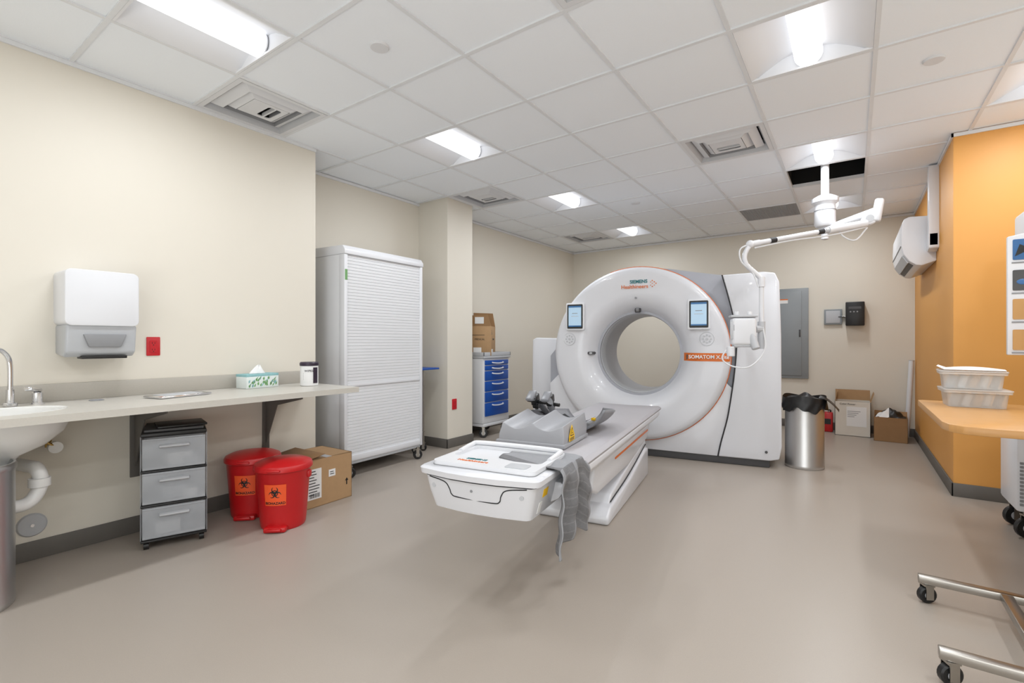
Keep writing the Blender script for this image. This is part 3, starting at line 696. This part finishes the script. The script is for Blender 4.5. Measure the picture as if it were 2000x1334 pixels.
recenter(M().box((-3.28,1.21,0.843),(0.16,0.30,0.012),CHROME,0.004,rot=(0,0,0.25)).box((-3.28,1.21,0.850),(0.11,0.22,0.003),LGREY,0.001,rot=(0,0,0.25)).obj('sealed_packet',label='flat silver foil packet lying on the counter',cat='packet'),(-3.28,1.21,0.836))
recenter(M().lathe([(0.02,0.0),(0.03,0.004),(0.034,0.0),(0.0,0.0)],MGREY,28,Matrix.Translation((-3.41,0.86,0.836))).obj('cable_grommet',label='small round grommet in the counter top',cat='grommet'),(-3.41,0.86,0.836))

# plastic drawer tower
dt = root('drawer_tower','three-drawer translucent plastic storage tower with black frame','storage drawers',(-3.31,1.20,0),math.radians(-20))
m = M()
W2,D2 = 0.155,0.17
m.b2((-D2,-W2,0.625),(D2,W2,0.65),BLACK,0.008)
for z in (0.05,0.245,0.435): m.b2((-D2,-W2,z-0.008),(D2,W2,z+0.004),BLACK,0.003)
m.b2((-D2,-W2,0.05),(-D2+0.01,W2,0.63),WHITE2)
m.obj('frame',parent=dt,label='black plastic frame and top')
for sgn in (-1,1):
    M().b2((-D2,sgn*W2-0.003,0.05),(D2-0.02,sgn*W2+0.003,0.63),CLEARG,0.002).obj('side_panel',parent=dt)
for k_,z in enumerate((0.06,0.253,0.443)):
    r_ = M(); hgt = 0.176
    r_.prism([(D2-0.003,z),(D2+0.006,z+0.004),(D2+0.012,z+hgt),(D2+0.003,z+hgt)],-W2+0.008,W2-0.008,'y',CLEARG,bev=0.002)
    r_.b2((-D2+0.02,-W2+0.01,z),(D2-0.02,W2-0.01,z+0.006),WHITE2)
    r_.b2((D2+0.002,-W2+0.008,z+hgt-0.010),(D2+0.018,W2-0.008,z+hgt),CLEARG,0.003)
    dr = r_.obj('drawer',parent=dt)
    M().prism([(D2+0.006,z+hgt-0.058),(D2+0.026,z+hgt-0.050),(D2+0.026,z+hgt-0.042),(D2+0.008,z+hgt-0.034)],-0.07,0.07,'y',LGREY,bev=0.003).obj('handle',parent=dr,label='moulded grip lip')
    M().box((0.04,-0.05+0.03*k_,z+0.045),(0.2,0.12,0.07),[PAPER,LGREY,PAPER][k_],0.004,rot=(0,0,0.2)).box((0.05,0.075,z+0.03),(0.18,0.07,0.045),[MGREY,PAPER,LGREY][k_],0.004).obj('contents',parent=dr,label='packets seen through the drawer front')
for cx_ in (-1,1):
    for cy_ in (-1,1):
        m = M(); m.cyl((cx_*0.14,cy_*0.13-0.012,0.021),(cx_*0.14,cy_*0.13+0.012,0.021),0.021,BLACK,seg=16).cyl((cx_*0.14,cy_*0.13,0.03),(cx_*0.14,cy_*0.13,0.05),0.01,BLACK)
        m.obj('caster',parent=dt,label='small black caster')
M().box((0,0,0.658),(0.3,0.28,0.014),DGREY,0.003).obj('binder',label='dark grey binder lying on the drawer tower',cat='binder',loc=(-3.31,1.20,0),rotz=math.radians(-20),group='binders on the drawer tower')
M().box((0.02,0.03,0.672),(0.22,0.24,0.012),BLACK,0.003,rot=(0,0,0.1)).obj('binder',label='black binder lying on another binder',cat='binder',loc=(-3.31,1.20,0),rotz=math.radians(-20),group='binders on the drawer tower')

# red biohazard bins
def bin_(loc, rz, lab):
    r = root('biohazard_bin',lab,'waste bin',loc,rz,group='red biohazard bins')
    r.scale = (0.94,0.94,0.96)
    M().lathe([(0,0.0),(0.135,0.0),(0.14,0.01),(0.142,0.03),(0.145,0.06),(0.168,0.36),(0.172,0.37),(0.172,0.385),(0,0.385)],REDP,48).obj('body',parent=r)
    M().lathe([(0.178,0.372),(0.184,0.378),(0.184,0.398),(0.176,0.412),(0.14,0.428),(0.06,0.440),(0,0.442)],REDP,48).box((0,0.172,0.39),(0.12,0.04,0.05),REDP,0.01).b2((-0.04,-0.195,0.385),(0.04,-0.17,0.40),REDP,0.006).obj('lid',parent=r)
    M().b2((-0.07,-0.175,0.0),(0.07,-0.10,0.035),REDP,0.012).b2((-0.045,-0.19,0.012),(0.045,-0.16,0.03),REDP,0.006).obj('pedal',parent=r)
    M().box((0.16,0.0,0.33),(0.04,0.05,0.05),REDP,0.012).obj('side_lug',parent=r)
    m = M()
    m.surf(lambda u,v:((u-0.5)*0.135,0,(v-0.5)*0.135),12,4,BIOO)
    for a in (90,210,330):
        ra = math.radians(a); cx_,cz_ = 0.0205*math.cos(ra),0.014+0.0205*math.sin(ra)
        b = bmesh.new(); A=[];B=[]
        for k in range(25):
            t = ra+math.radians(28)+(2*PI-math.radians(56))*k/24
            wd = 0.0085*(math.sin(PI*k/24)*0.8+0.25)
            A.append(b.verts.new((cx_+0.020*math.cos(t),-0.001,cz_+0.020*math.sin(t))))
            B.append(b.verts.new((cx_+(0.020-wd)*math.cos(t),-0.001,cz_+(0.020-wd)*math.sin(t))))
        for k in range(24): b.faces.new((A[k],A[k+1],B[k+1],B[k]))
        m._merge(b,BLACK)
    m.lathe([(0.015,0),(0.020,0)],BLACK,24,Matrix.Translation((0,-0.0012,0.014))@Matrix.Rotation(PI/2,4,'X'))
    m.text('BIOHAZARD',0.0225,T(0,-0.001,-0.052),BLACK,ext=0.0002,bold=0.0006)
    m.map(lambda a,b_,c: ((0.159+c*0.077-b_+0.002)*math.sin(a/0.16),-(0.159+c*0.077-b_+0.002)*math.cos(a/0.16),c+0.235))
    m.obj('hazard_label',parent=r,label='orange label with black biohazard symbol')
    return r
bin_((-2.965,1.68,0),math.radians(42),'red round pedal biohazard bin standing in front of a matching bin')
bin_((-3.325,1.67,0),math.radians(44),'red round pedal biohazard bin against the wall behind another')

def carton(name,lab,loc,rz,dx,dy,dz,mt=CARD,flaps=None,taped=True):
    r = root(name,lab,'cardboard box',loc,rz)
    m = M(); t=0.005
    m.b2((-dx/2,-dy/2,0),(dx/2,dy/2,t),mt)
    m.b2((-dx/2,-dy/2,0),(-dx/2+t,dy/2,dz),mt).b2((dx/2-t,-dy/2,0),(dx/2,dy/2,dz),mt)
    m.b2((-dx/2,-dy/2,0),(dx/2,-dy/2+t,dz),mt).b2((-dx/2,dy/2-t,0),(dx/2,dy/2,dz),mt)
    if not flaps: m.b2((-dx/2,-dy/2,dz-t),(dx/2,-0.001,dz),mt).b2((-dx/2,0.001,dz-t),(dx/2,dy/2,dz),mt)
    m.obj('carton',parent=r)
    if flaps:
        for (side,ang,ln) in flaps:
            f = M()
            if side in 'xX':
                sg = 1 if side=='X' else -1
                f.surf(lambda u,v:(sg*(dx/2)+sg*ln*u*math.sin(ang),(v-0.5)*dy,dz-0.002+ln*u*math.cos(ang)),2,2,CARD if mt is CARTW else mt)
            else:
                sg = 1 if side=='Y' else -1
                f.surf(lambda u,v:((v-0.5)*dx,sg*(dy/2)+sg*ln*u*math.sin(ang),dz-0.002+ln*u*math.cos(ang)),2,2,CARD if mt is CARTW else mt)
            o = f.obj('flap',parent=r,flat=True); s_ = o.modifiers.new('s','SOLIDIFY'); s_.thickness=0.004
    elif taped:
        M().b2((-dx/2-0.001,-0.025,dz-0.001),(dx/2+0.001,0.025,dz+0.001),LGREY).obj('tape',parent=r)
    return r
r = carton('shipping_box','brown cardboard shipping box with white labels beside the bins',(-3.25,2.07,0),math.radians(2),0.36,0.40,0.335)
m = M(); m.b2((0.18,-0.17,0.06),(0.182,-0.06,0.27),PAPER)
for k in range(9): m.b2((0.182,-0.16,0.25-k*0.02),(0.1826,-0.16+0.04+0.05*random.random(),0.256-k*0.02),BLACK)
for k in range(14): m.b2((0.182,-0.155+k*0.006,0.07),(0.1826,-0.153+k*0.006+0.001*(k%3),0.10),BLACK)
m.obj('shipping_label',parent=r,label='white shipping label with black print')
M().b2((0.18,0.0,0.19),(0.182,0.055,0.24),PAPER).b2((0.182,0.01,0.205),(0.1826,0.045,0.21),BLACK).b2((0.182,0.01,0.22),(0.1826,0.04,0.225),BLACK).obj('shipping_label',parent=r,label='small white label')
M().prism([(0.15,0.10),(0.158,0.10),(0.158,0.13),(0.168,0.13),(0.154,0.15),(0.14,0.13),(0.15,0.13)],0.18,0.182,'x',BLACK).obj('arrow_mark',parent=r)
f = M().surf(lambda u,v:(-0.18+0.36*v, -0.2+0.17*u, 0.338+0.025*u),2,2,CARD2).obj('flap',parent=r)
f.modifiers.new('s','SOLIDIFY').thickness=0.004

def steelbin(loc, lab, h=0.66, k=1.0):
    r = root('trash_can',lab,'trash can',loc)
    M().lathe([(a*k,z) for a,z in [(0,0),(0.165,0),(0.17,0.006),(0.172,0.03),(0.17,0.035),(0.17,h-0.03),(0.175,h-0.028),(0.177,h-0.01),(0.172,h),(0.164,h),(0.162,h-0.02),(0.162,0.03),(0,0.03)]],STEEL,48).obj('body',parent=r)
    return r
steelbin((-3.11,0.325,0),'brushed stainless steel cylindrical trash can under the counter',h=0.625)
BX,BY = -0.365,5.23
sb = steelbin((BX,BY,0),'brushed steel trash can lined with a black bag',h=0.61,k=0.93)
def bagf(u,v):
    a = u*2*PI
    if v<0.3: rr = 0.145+0.024*(v/0.3); z = 0.50+0.12*(v/0.3)
    elif v<0.45: k=(v-0.3)/0.15; rr = 0.169+0.008*math.sin(k*PI/2); z = 0.62+0.022*math.sin(k*PI)+0.012*(1+math.sin(3*a))*math.sin(k*PI)
    else: k=(v-0.45)/0.55; rr = 0.177+0.010*k*(1+0.4*math.sin(7*a)); z = 0.62-0.085*k*(1+0.25*math.sin(5*a+1)+0.12*math.sin(11*a))
    rr += 0.004*math.sin(13*a+v*9)*v
    return (rr*math.cos(a), rr*math.sin(a), z)
def bagtop(u,v):
    a = u*2*PI; r = 0.168*v
    x_,y_ = r*math.cos(a), r*math.sin(a)
    return (x_, y_, 0.615+0.05*(1-v**2)+0.016*math.sin(x_*40+1)*(1-v*0.6)+0.012*math.cos(y_*55+x_*20)*(1-v*0.6))
M().surf(bagf,72,16,BAG).surf(bagtop,48,14,BAG).surf(lambda u,v:(0.12+0.15*v, -0.10+0.16*u-0.02*v, 0.655-0.10*v*v+0.010*math.sin(u*9)*(1-v)-0.03*abs(u-0.5)*v),12,10,BAG).obj('bin_liner',label='black plastic bag lining the steel can',cat='trash bag',loc=(BX,BY,0),sharp=60)

# ------------------------------------------------------------------ tambour cabinet
cb = root('shutter_cabinet','tall white rolling cabinet with closed roller shutter door','cabinet',(-3.74,2.96,0),math.radians(1.5))
bx0,bx1,by0,by1 = -0.24,0.235,-0.46,0.46
zb,zt = 0.13,1.90
m = M(); m.b2((bx0,by0,zb),(bx1,by0+0.03,zt),WHITE2,0.004).b2((bx0,by1-0.03,zb),(bx1,by1,zt),WHITE2,0.004).b2((bx0,by0,zb),(bx0+0.02,by1,zt),WHITE2).b2((bx0,by0,zb),(bx1,by1,zb+0.05),WHITE2,0.004)
m.b2((bx1-0.06,by0-0.004,zb),(bx1+0.012,by0+0.03,zt),WHITE,0.006).b2((bx1-0.03,by1-0.03,zb),(bx1+0.012,by1+0.002,zt),WHITE,0.006)
m.obj('cabinet_body',parent=cb)
m = M(); m.prism([(bx0-0.005,zt),(bx1+0.02,zt),(bx1+0.02,zt+0.035),(bx1-0.01,zt+0.075),(bx0-0.005,zt+0.085)],by0-0.006,by1+0.006,'y',WHITE,bev=0.006); m.obj('top_cap',parent=cb)
m = M(); ns = 64; zz0,zz1 = zb+0.05,zt
b = bmesh.new(); A=[];B=[]
for k in range(ns):
    z0 = zz0+(zz1-zz0)*k/ns; z1 = zz0+(zz1-zz0)*(k+1)/ns; hz = z1-z0
    for dz,dx in ((0.0,-0.005),(0.12,0.0),(0.88,0.0),(1.0,-0.005)):
        A.append(b.verts.new((bx1-0.0+dx,by0+0.03,z0+dz*hz))); B.append(b.verts.new((bx1-0.0+dx,by1-0.03,z0+dz*hz)))
for k in range(len(A)-1): b.faces.new((A[k],A[k+1],B[k+1],B[k]))
m._merge(b,WHITE2); m.b2((bx1-0.03,by0+0.031,zz0),(bx1-0.01,by1-0.031,zz1),LGREY)
sh = m.obj('shutter_door',parent=cb,flat=True)
M().b2((bx1-0.004,by0+0.032,0.775),(bx1+0.008,by1-0.032,0.80),WHITE,0.003).obj('lock_bar',parent=cb)
M().b2((bx1-0.002,by0+0.032,zb+0.01),(bx1+0.014,by1-0.032,zb+0.06),WHITE,0.005).obj('bottom_rail',parent=cb)
M().b2((bx1+0.012,by0+0.002,1.68),(bx1+0.0135,by0+0.026,1.77),GREEN).obj('sticker',parent=cb,label='small green sticker on the cabinet edge')
M().b2((bx0,by0+0.02,0.11),(bx1,by1-0.02,0.13),LGREY,0.004).obj('under_frame',parent=cb)
for a in (-1,1):
    for c in (-1,1):
        m = M(); caster(m,a*0.19+(0.05 if a>0 else 0),c*0.40,0.045,zt=0.12,ang=0.9); m.obj('caster',parent=cb,label='black swivel caster')

us = root('utility_stand','small steel utility stand with blue top beside the cabinet','utility cart',(-3.83,3.66,0))
M().b2((-0.15,-0.15,0.86),(0.19,0.15,0.88),BLUE,0.006).obj('top',parent=us,label='blue top')
m = M()
for a in (-0.12,0.10):
    for c in (-0.12,0.0): m.cyl((a,c,0.09),(a,c,0.86),0.010,STEELD,seg=12)
m.b2((-0.13,-0.13,0.2),(0.11,0.01,0.21),STEELD); m.obj('frame',parent=us)
for a in (-0.12,0.10):
    for c in (-0.12,0.0):
        m = M(); caster(m,a,c,0.035,zt=0.095); m.obj('caster',parent=us)

# ------------------------------------------------------------------ blue drawer cart
bc = root('medical_drawer_cart','white rolling medical cart with blue drawers','drawer cart',(-3.80,4.79,0))
m = M(); m.b2((-0.2,-0.27,0.17),(0.19,0.27,0.955),WHITE,0.01); m.b2((-0.2,-0.275,0.955),(0.21,0.275,0.985),LGREY,0.008)
for (a,b_) in (((-0.2,-0.275),(0.21,-0.262)),((-0.2,0.262),(0.21,0.275)),((-0.2,-0.275),(-0.19,0.275)),((0.2,-0.275),(0.21,0.275))):
    m.b2((a[0],a[1],0.985),(b_[0],b_[1],1.03),LGREY,0.003)
m.b2((-0.19,-0.26,0.13),(0.19,0.26,0.17),WHITE,0.01)
m.obj('cart_body',parent=bc)
zz = 0.935
for k,hh in enumerate((0.065,0.065,0.125,0.13,0.13,0.17)):
    m = M(); m.b2((0.185,-0.235,zz-hh+0.006),(0.205,0.235,zz-0.004),BLUE,0.006)
    dr = m.obj('drawer',parent=bc,label='blue drawer front')
    M().sweep([(0.205,-0.11,zz-0.03),(0.225,-0.09,zz-0.036),(0.228,0,zz-0.042),(0.225,0.09,zz-0.036),(0.205,0.11,zz-0.03)],0.008,WHITE,seg=8).obj('handle',parent=dr,label='white bow handle')
    zz -= hh
for a in (-0.15,0.16):
    for c in (-0.22,0.22):
        m = M(); caster(m,a,c,0.055,zt=0.135); m.obj('caster',parent=bc)
r = root('tall_carton','tall brown cardboard carton standing on the blue drawer cart','cardboard box',(-3.78,4.72,0.987),math.radians(28))
M().b2((-0.14,-0.16,0),(0.14,0.16,0.36),CARD,0.003).obj('carton',parent=r)
M().prism([(-0.14,0.36),(0.14,0.36),(0.11,0.53),(-0.14,0.54)],0.145,0.152,'y',CARD2).obj('flap',parent=r)
M().prism([(-0.14,0.36),(0.14,0.36),(0.10,0.50),(-0.12,0.49)],-0.158,-0.152,'y',CARD2).obj('flap',parent=r)
m = M(); m.b2((-0.08,-0.1605,0.02),(0.02,-0.160,0.10),PAPER).text('MEDICAL',0.03,T(0,-0.161,0.2),BLACK).b2((-0.10,-0.161,0.25),(0.06,-0.160,0.255),BLACK)
m.b2((0.14,-0.14,0.02),(0.1405,-0.04,0.08),PAPER).text('FRAGILE',0.03,T(0.1405,0,0.2,'+x'),BLACK)
for k in range(3): m.b2((0.14,-0.13,0.30-k*0.02),(0.1405,-0.11+k*0.02,0.31-k*0.02),BLACK)
m.b2((-0.06,-0.1635,0.39),(0.05,-0.158,0.47),PAPER)
m.obj('printed_label',parent=r,label='white labels and black print')

# ------------------------------------------------------------------ far wall things
ep = root('electrical_panel','grey steel electrical panel on the wall','electrical panel',(-0.8,FX,1.27))
M().b2((-1.12,FX-0.03,0.66),(-0.48,FX,1.88),PANELG,0.004).obj('panel_frame',parent=ep,world=True)
M().b2((-1.08,FX-0.04,0.70),(-0.56,FX-0.03,1.84),PANELG,0.004).b2((-0.59,FX-0.046,1.22),(-0.57,FX-0.04,1.32),DGREY,0.002).obj('panel_door',parent=ep,world=True)
M().b2((-0.83,FX-0.042,1.68),(-0.72,FX-0.04,1.74),PAPER).b2((-0.83,FX-0.043,1.725),(-0.72,FX-0.0415,1.74),ORG).obj('warning_sticker',parent=ep,world=True,label='orange and white warning sticker')
sw = root('switch_box','grey steel wall switch box with conduit stub','switch box',(-0.2,FX,1.48))
M().b2((-0.305,FX-0.04,1.38),(-0.11,FX,1.58),PANELG,0.006).cyl((-0.11,FX-0.025,1.48),(-0.075,FX-0.025,1.48),0.014,STEELD).obj('box_body',parent=sw,world=True)
M().b2((-0.285,FX-0.046,1.40),(-0.13,FX-0.04,1.56),LGREY,0.003).b2((-0.15,FX-0.055,1.475),(-0.08,FX-0.046,1.485),DGREY,0.002).obj('cover',parent=sw,world=True)
bk = root('control_box','black wall-mounted electrical control box','control box',(0.03,FX,1.51))
M().b2((-0.072,FX-0.16,1.36),(0.125,FX+0.002,1.66),BLACK,0.01).obj('enclosure',parent=bk,world=True)
for a in range(3):
    M().cyl((-0.02+a*0.035,FX-0.158,1.535),(-0.02+a*0.035,FX-0.166,1.535),0.009,MGREY,seg=14).obj('button',parent=bk,world=True)
M().b2((-0.04,FX-0.162,1.57),(0.09,FX-0.159,1.60),DGREY).obj('nameplate',parent=bk,world=True)

r = carton('open_carton','white open cardboard carton against the wall',(0.0,7.38,0),0,0.36,0.27,0.42,mt=CARTW,flaps=[('Y',0.1,0.13),('x',-0.2,0.12),('X',0.3,0.12)])
m = M(); m.b2((-0.06,-0.1365,0.12),(0.14,-0.135,0.36),PAPER).text('Color Power',0.03,T(-0.05,-0.1367,0.39),BLACK)
for k in range(4): m.b2((-0.05,-0.137,0.30-k*0.022),(0.08-0.02*k,-0.1362,0.307-k*0.022),MGREY)
m.obj('printed_label',parent=r)
r = carton('small_carton','small brown open carton filled with bagged supplies',(0.365,7.19,0),math.radians(-3),0.31,0.25,0.28,mt=CARD2,flaps=[('Y',0.6,0.06)])
def heap(u,v): 
    x=(u-0.5)*0.28; yy=(v-0.5)*0.22
    return (x,yy,0.27+0.10*math.sin(PI*u)*math.sin(PI*v)+0.015*math.sin(u*17)*math.cos(v*13))
M().surf(heap,20,16,BAG,mf=lambda u,v: PAPER if (u<0.45 and v<0.5) else BAG).obj('bagged_supplies',label='black and clear plastic bags heaped in the carton',cat='plastic bag',loc=(0.365,7.19,0),rotz=math.radians(-3))
rc = root('red_case','small red case with black handle on the floor','case',(-0.275,7.46,0))
M().b2((-0.07,-0.06,0),(0.07,0.06,0.25),REDP,0.015).b2((-0.05,-0.063,0.10),(0.05,-0.055,0.17),BLACK).obj('case_body',parent=rc)
M().sweep([(-0.04,0,0.245),(-0.04,0,0.275),(0.04,0,0.275),(0.04,0,0.245)],0.009,BLACK,seg=8).obj('handle',parent=rc)
m = M(); m.cyl((0,0,0.022),(0.05,0.05,0.93),0.026,WHITE2,seg=20); m.cyl((0.05,0.05,0.925),(0.0505,0.0505,0.935),0.028,LGREY,seg=20)
m.obj('plastic_tube',label='long white plastic tube leaning in the wall corner',cat='tube',loc=(0.53,7.45,0.0))

# ------------------------------------------------------------------ mini split AC
ac = root('air_conditioner','white wall-mounted split air conditioner with line cover','air conditioner',(0.62,6.3,2.05))
pf = [(0.62,2.30),(0.43,2.312),(0.392,2.295),(0.374,2.25),(0.368,2.12),(0.372,2.04),(0.388,1.97),(0.43,1.90),(0.478,1.862),(0.52,1.855),(0.62,1.89)]
M().prism(pf,5.76,6.90,'y',WHITE,bev=0.008,seg=3).obj('indoor_unit',parent=ac,world=True)
M().prism([(0.430,1.899),(0.463,1.869),(0.473,1.879),(0.440,1.909)],5.86,6.80,'y',DGREY).obj('outlet_slot',parent=ac,world=True,label='dark air outlet slot')
M().prism([(0.380,1.962),(0.422,1.892),(0.430,1.897),(0.388,1.967)],5.84,6.81,'y',LGREY).obj('louver',parent=ac,world=True,label='air outlet louver')
M().b2((0.366,5.775,2.045),(0.373,6.885,2.050),MGREY).obj('panel_seam',parent=ac,world=True)
M().prism(rrect(5.60,1.98,5.70,H-0.005,0.015),0.55,0.62,'x',WHITE,bev=0.006).prism([(5.60,2.0),(5.70,1.96),(5.76,1.98),(5.76,2.08),(5.70,2.12),(5.60,2.12)],0.548,0.62,'x',WHITE,bev=0.01).obj('line_cover',parent=ac,world=True,label='white vertical line-set cover')

# ------------------------------------------------------------------ right side: desk, bins, cart, rolling stand
dk = root('wall_desk','maple laminate desk with rounded corner','desk',(0.9,3.3,0.78))
pl = [(0.33,3.88),(0.33,2.90),(0.345,2.83),(0.385,2.785),(0.45,2.77),(1.5,2.77),(1.5,3.9),(0.35,3.9)]
M().prism(pl,0.765,0.80,'z',WOOD,bev=0.004).obj('desktop',parent=dk,world=True)
M().b2((1.0,3.3,0.40),(1.5,3.33,0.765),WOOD,0.003).b2((1.47,2.85,0.66),(1.5,3.85,0.765),WOOD,0.003).obj('support',parent=dk,world=True)
def tub(z0,cx_,cy_,rz,lab):
    r = root('storage_tub',lab,'storage tub',(cx_,cy_,z0),rz,group='stacked translucent tubs')
    lay = lambda g_: rrect(-0.125-g_,-0.10-g_,0.125+g_,0.10+g_,0.02)
    m = M(); m.loft([(lay(g_),z) for g_,z in ((-0.008,0.0),(0.0,0.075),(0.012,0.078),(0.012,0.088))],CLEARB); m.obj('tub_body',parent=r)
    m = M(); m.prism(lay(0.015),0.089,0.098,'z',CLEARB,bev=0.002); m.obj('lid',parent=r)
    m = M()
    for k in range(9):
        a = (-0.09+0.045*(k%5), -0.06+0.05*(k//3))
        m.cyl((a[0],a[1],0.004),(a[0]+0.02,a[1]+0.01,0.068),0.018,[MGREY,LGREY,CARD,PAPER][k%4],seg=14)
    m.obj('packaged_supplies',label='packaged supplies inside a translucent tub',cat='supplies',loc=(cx_,cy_,z0),rotz=rz)
    return r
tub(0.801,0.55,3.68,0.03,'translucent plastic tub of supplies standing on the desk')
tub(0.901,0.54,3.69,-0.05,'translucent plastic tub with papers on top, stacked on another')
m = M(); m.surf(lambda u,v:((u-0.5)*0.28,(v-0.5)*0.2,0.004+0.012*math.sin(u*3.2)*v+0.02*max(0,0.12-u)*8),16,8,PAPER)
m.obj('paper_sheet',label='loose white paper sheet on the stacked tubs',cat='paper',loc=(0.54,3.69,1.0),rotz=-0.15)

mc = root('equipment_cart','tall white rolling medical equipment cart with information panel','medical cart',(1.03,4.25,0))
M().b2((0.785,4.02,0.16),(1.3,4.4,0.62),WHITE,0.02).obj('cabinet_body',parent=mc,world=True)
m = M()
for a in range(9):
    for c in range(12): m.b2((0.80+a*0.022,4.012,0.2+c*0.022),(0.815+a*0.022,4.022,0.213+c*0.022),MGREY)
m.obj('vent_grille',parent=mc,world=True)
for xx in (0.93,1.15): M().cyl((xx,4.3,0.6),(xx,4.3,1.9),0.02,STEELD).obj('post',parent=mc,world=True)
M().prism([(0.75,1.08),(1.2,1.08),(1.2,1.86),(0.86,1.88),(0.85,1.80),(0.75,1.78)],4.03,4.06,'y',WHITE,bev=0.006).obj('information_panel',parent=mc,world=True)
M().b2((0.84,4.06,1.6),(1.25,4.35,1.95),WHITE2,0.02).obj('upper_housing',parent=mc,world=True)
for q_,(z0_,z1_,mt) in enumerate(((1.64,1.76,SCRB),(1.46,1.58,DGREY),(1.29,1.41,OCH),(1.11,1.23,OCH))):
    m = M(); m.prism(rrect(0.772,z0_,0.862,z1_,0.006),4.024,4.031,'y',mt)
    if q_==0: m.prism([(0.78,1.66),(0.80,1.73),(0.85,1.70)],4.022,4.024,'y',BLACK)
    if q_==1: m.sph((0.815,4.024,1.51),0.028,SCRB,sc=(1,0.1,0.6))
    m.obj('printed_picture',parent=mc,world=True,label='small instruction picture')
    M().b2((0.768,4.026,z0_-0.02),(0.84,4.031,z0_-0.012),MGREY).obj('caption_line',parent=mc,world=True)
m = M(); m.b2((0.85,3.90,1.14),(1.15,4.03,1.42),WHITE2,0.02).b2((0.86,3.893,1.22),(1.13,3.90,1.38),LGREY,0.003); m.obj('monitor',parent=mc,world=True)
for a in (0.84,1.22):
    for c in (4.08,4.34):
        m = M(); caster(m,a,c,0.06,zt=0.165,ang=0.4); m.obj('caster',parent=mc,world=True)

rs = root('rolling_stand','steel tube rolling stand base on black casters','rolling stand',(0.52,2.52,0))
m = M(); m.b2((0.24,2.80,0.085),(1.0,2.84,0.118),STEELD,0.004).b2((0.24,2.17,0.085),(1.0,2.21,0.118),STEELD,0.004).b2((0.50,2.21,0.085),(0.54,2.80,0.118),STEELD,0.004)
m.b2((0.9,2.21,0.085),(0.94,2.80,0.118),STEELD,0.004)
m.obj('base_frame',parent=rs,world=True)
M().cyl((0.92,2.5,0.11),(0.92,2.5,1.0),0.02,STEELD).b2((0.7,2.3,1.0),(1.15,2.7,1.02),WHITE2,0.004).obj('post',parent=rs,world=True)
for a in (0.27,0.97):
    for c in (2.82,2.19):
        m = M(); caster(m,a,c,0.036,zt=0.086,ang=0.5); m.obj('caster',parent=rs,world=True)

# ------------------------------------------------------------------ camera, world
cam = bpy.data.cameras.new('camera'); co = bpy.data.objects.new('camera', cam); COL.objects.link(co)
cam.sensor_width = 36; cam.lens = 944/2000*36; cam.clip_start = 0.02
co.location = (0,0,1.16); co.rotation_euler = (PI/2,0,math.radians(35.16))
SC.camera = co
wd = bpy.data.worlds.new('world'); SC.world = wd; wd.use_nodes = True
wd.node_tree.nodes['Background'].inputs[0].default_value = (1,1,1,1); wd.node_tree.nodes['Background'].inputs[1].default_value = 0.3
try: SC.view_settings.view_transform = 'Standard'
except Exception as e: print(e)
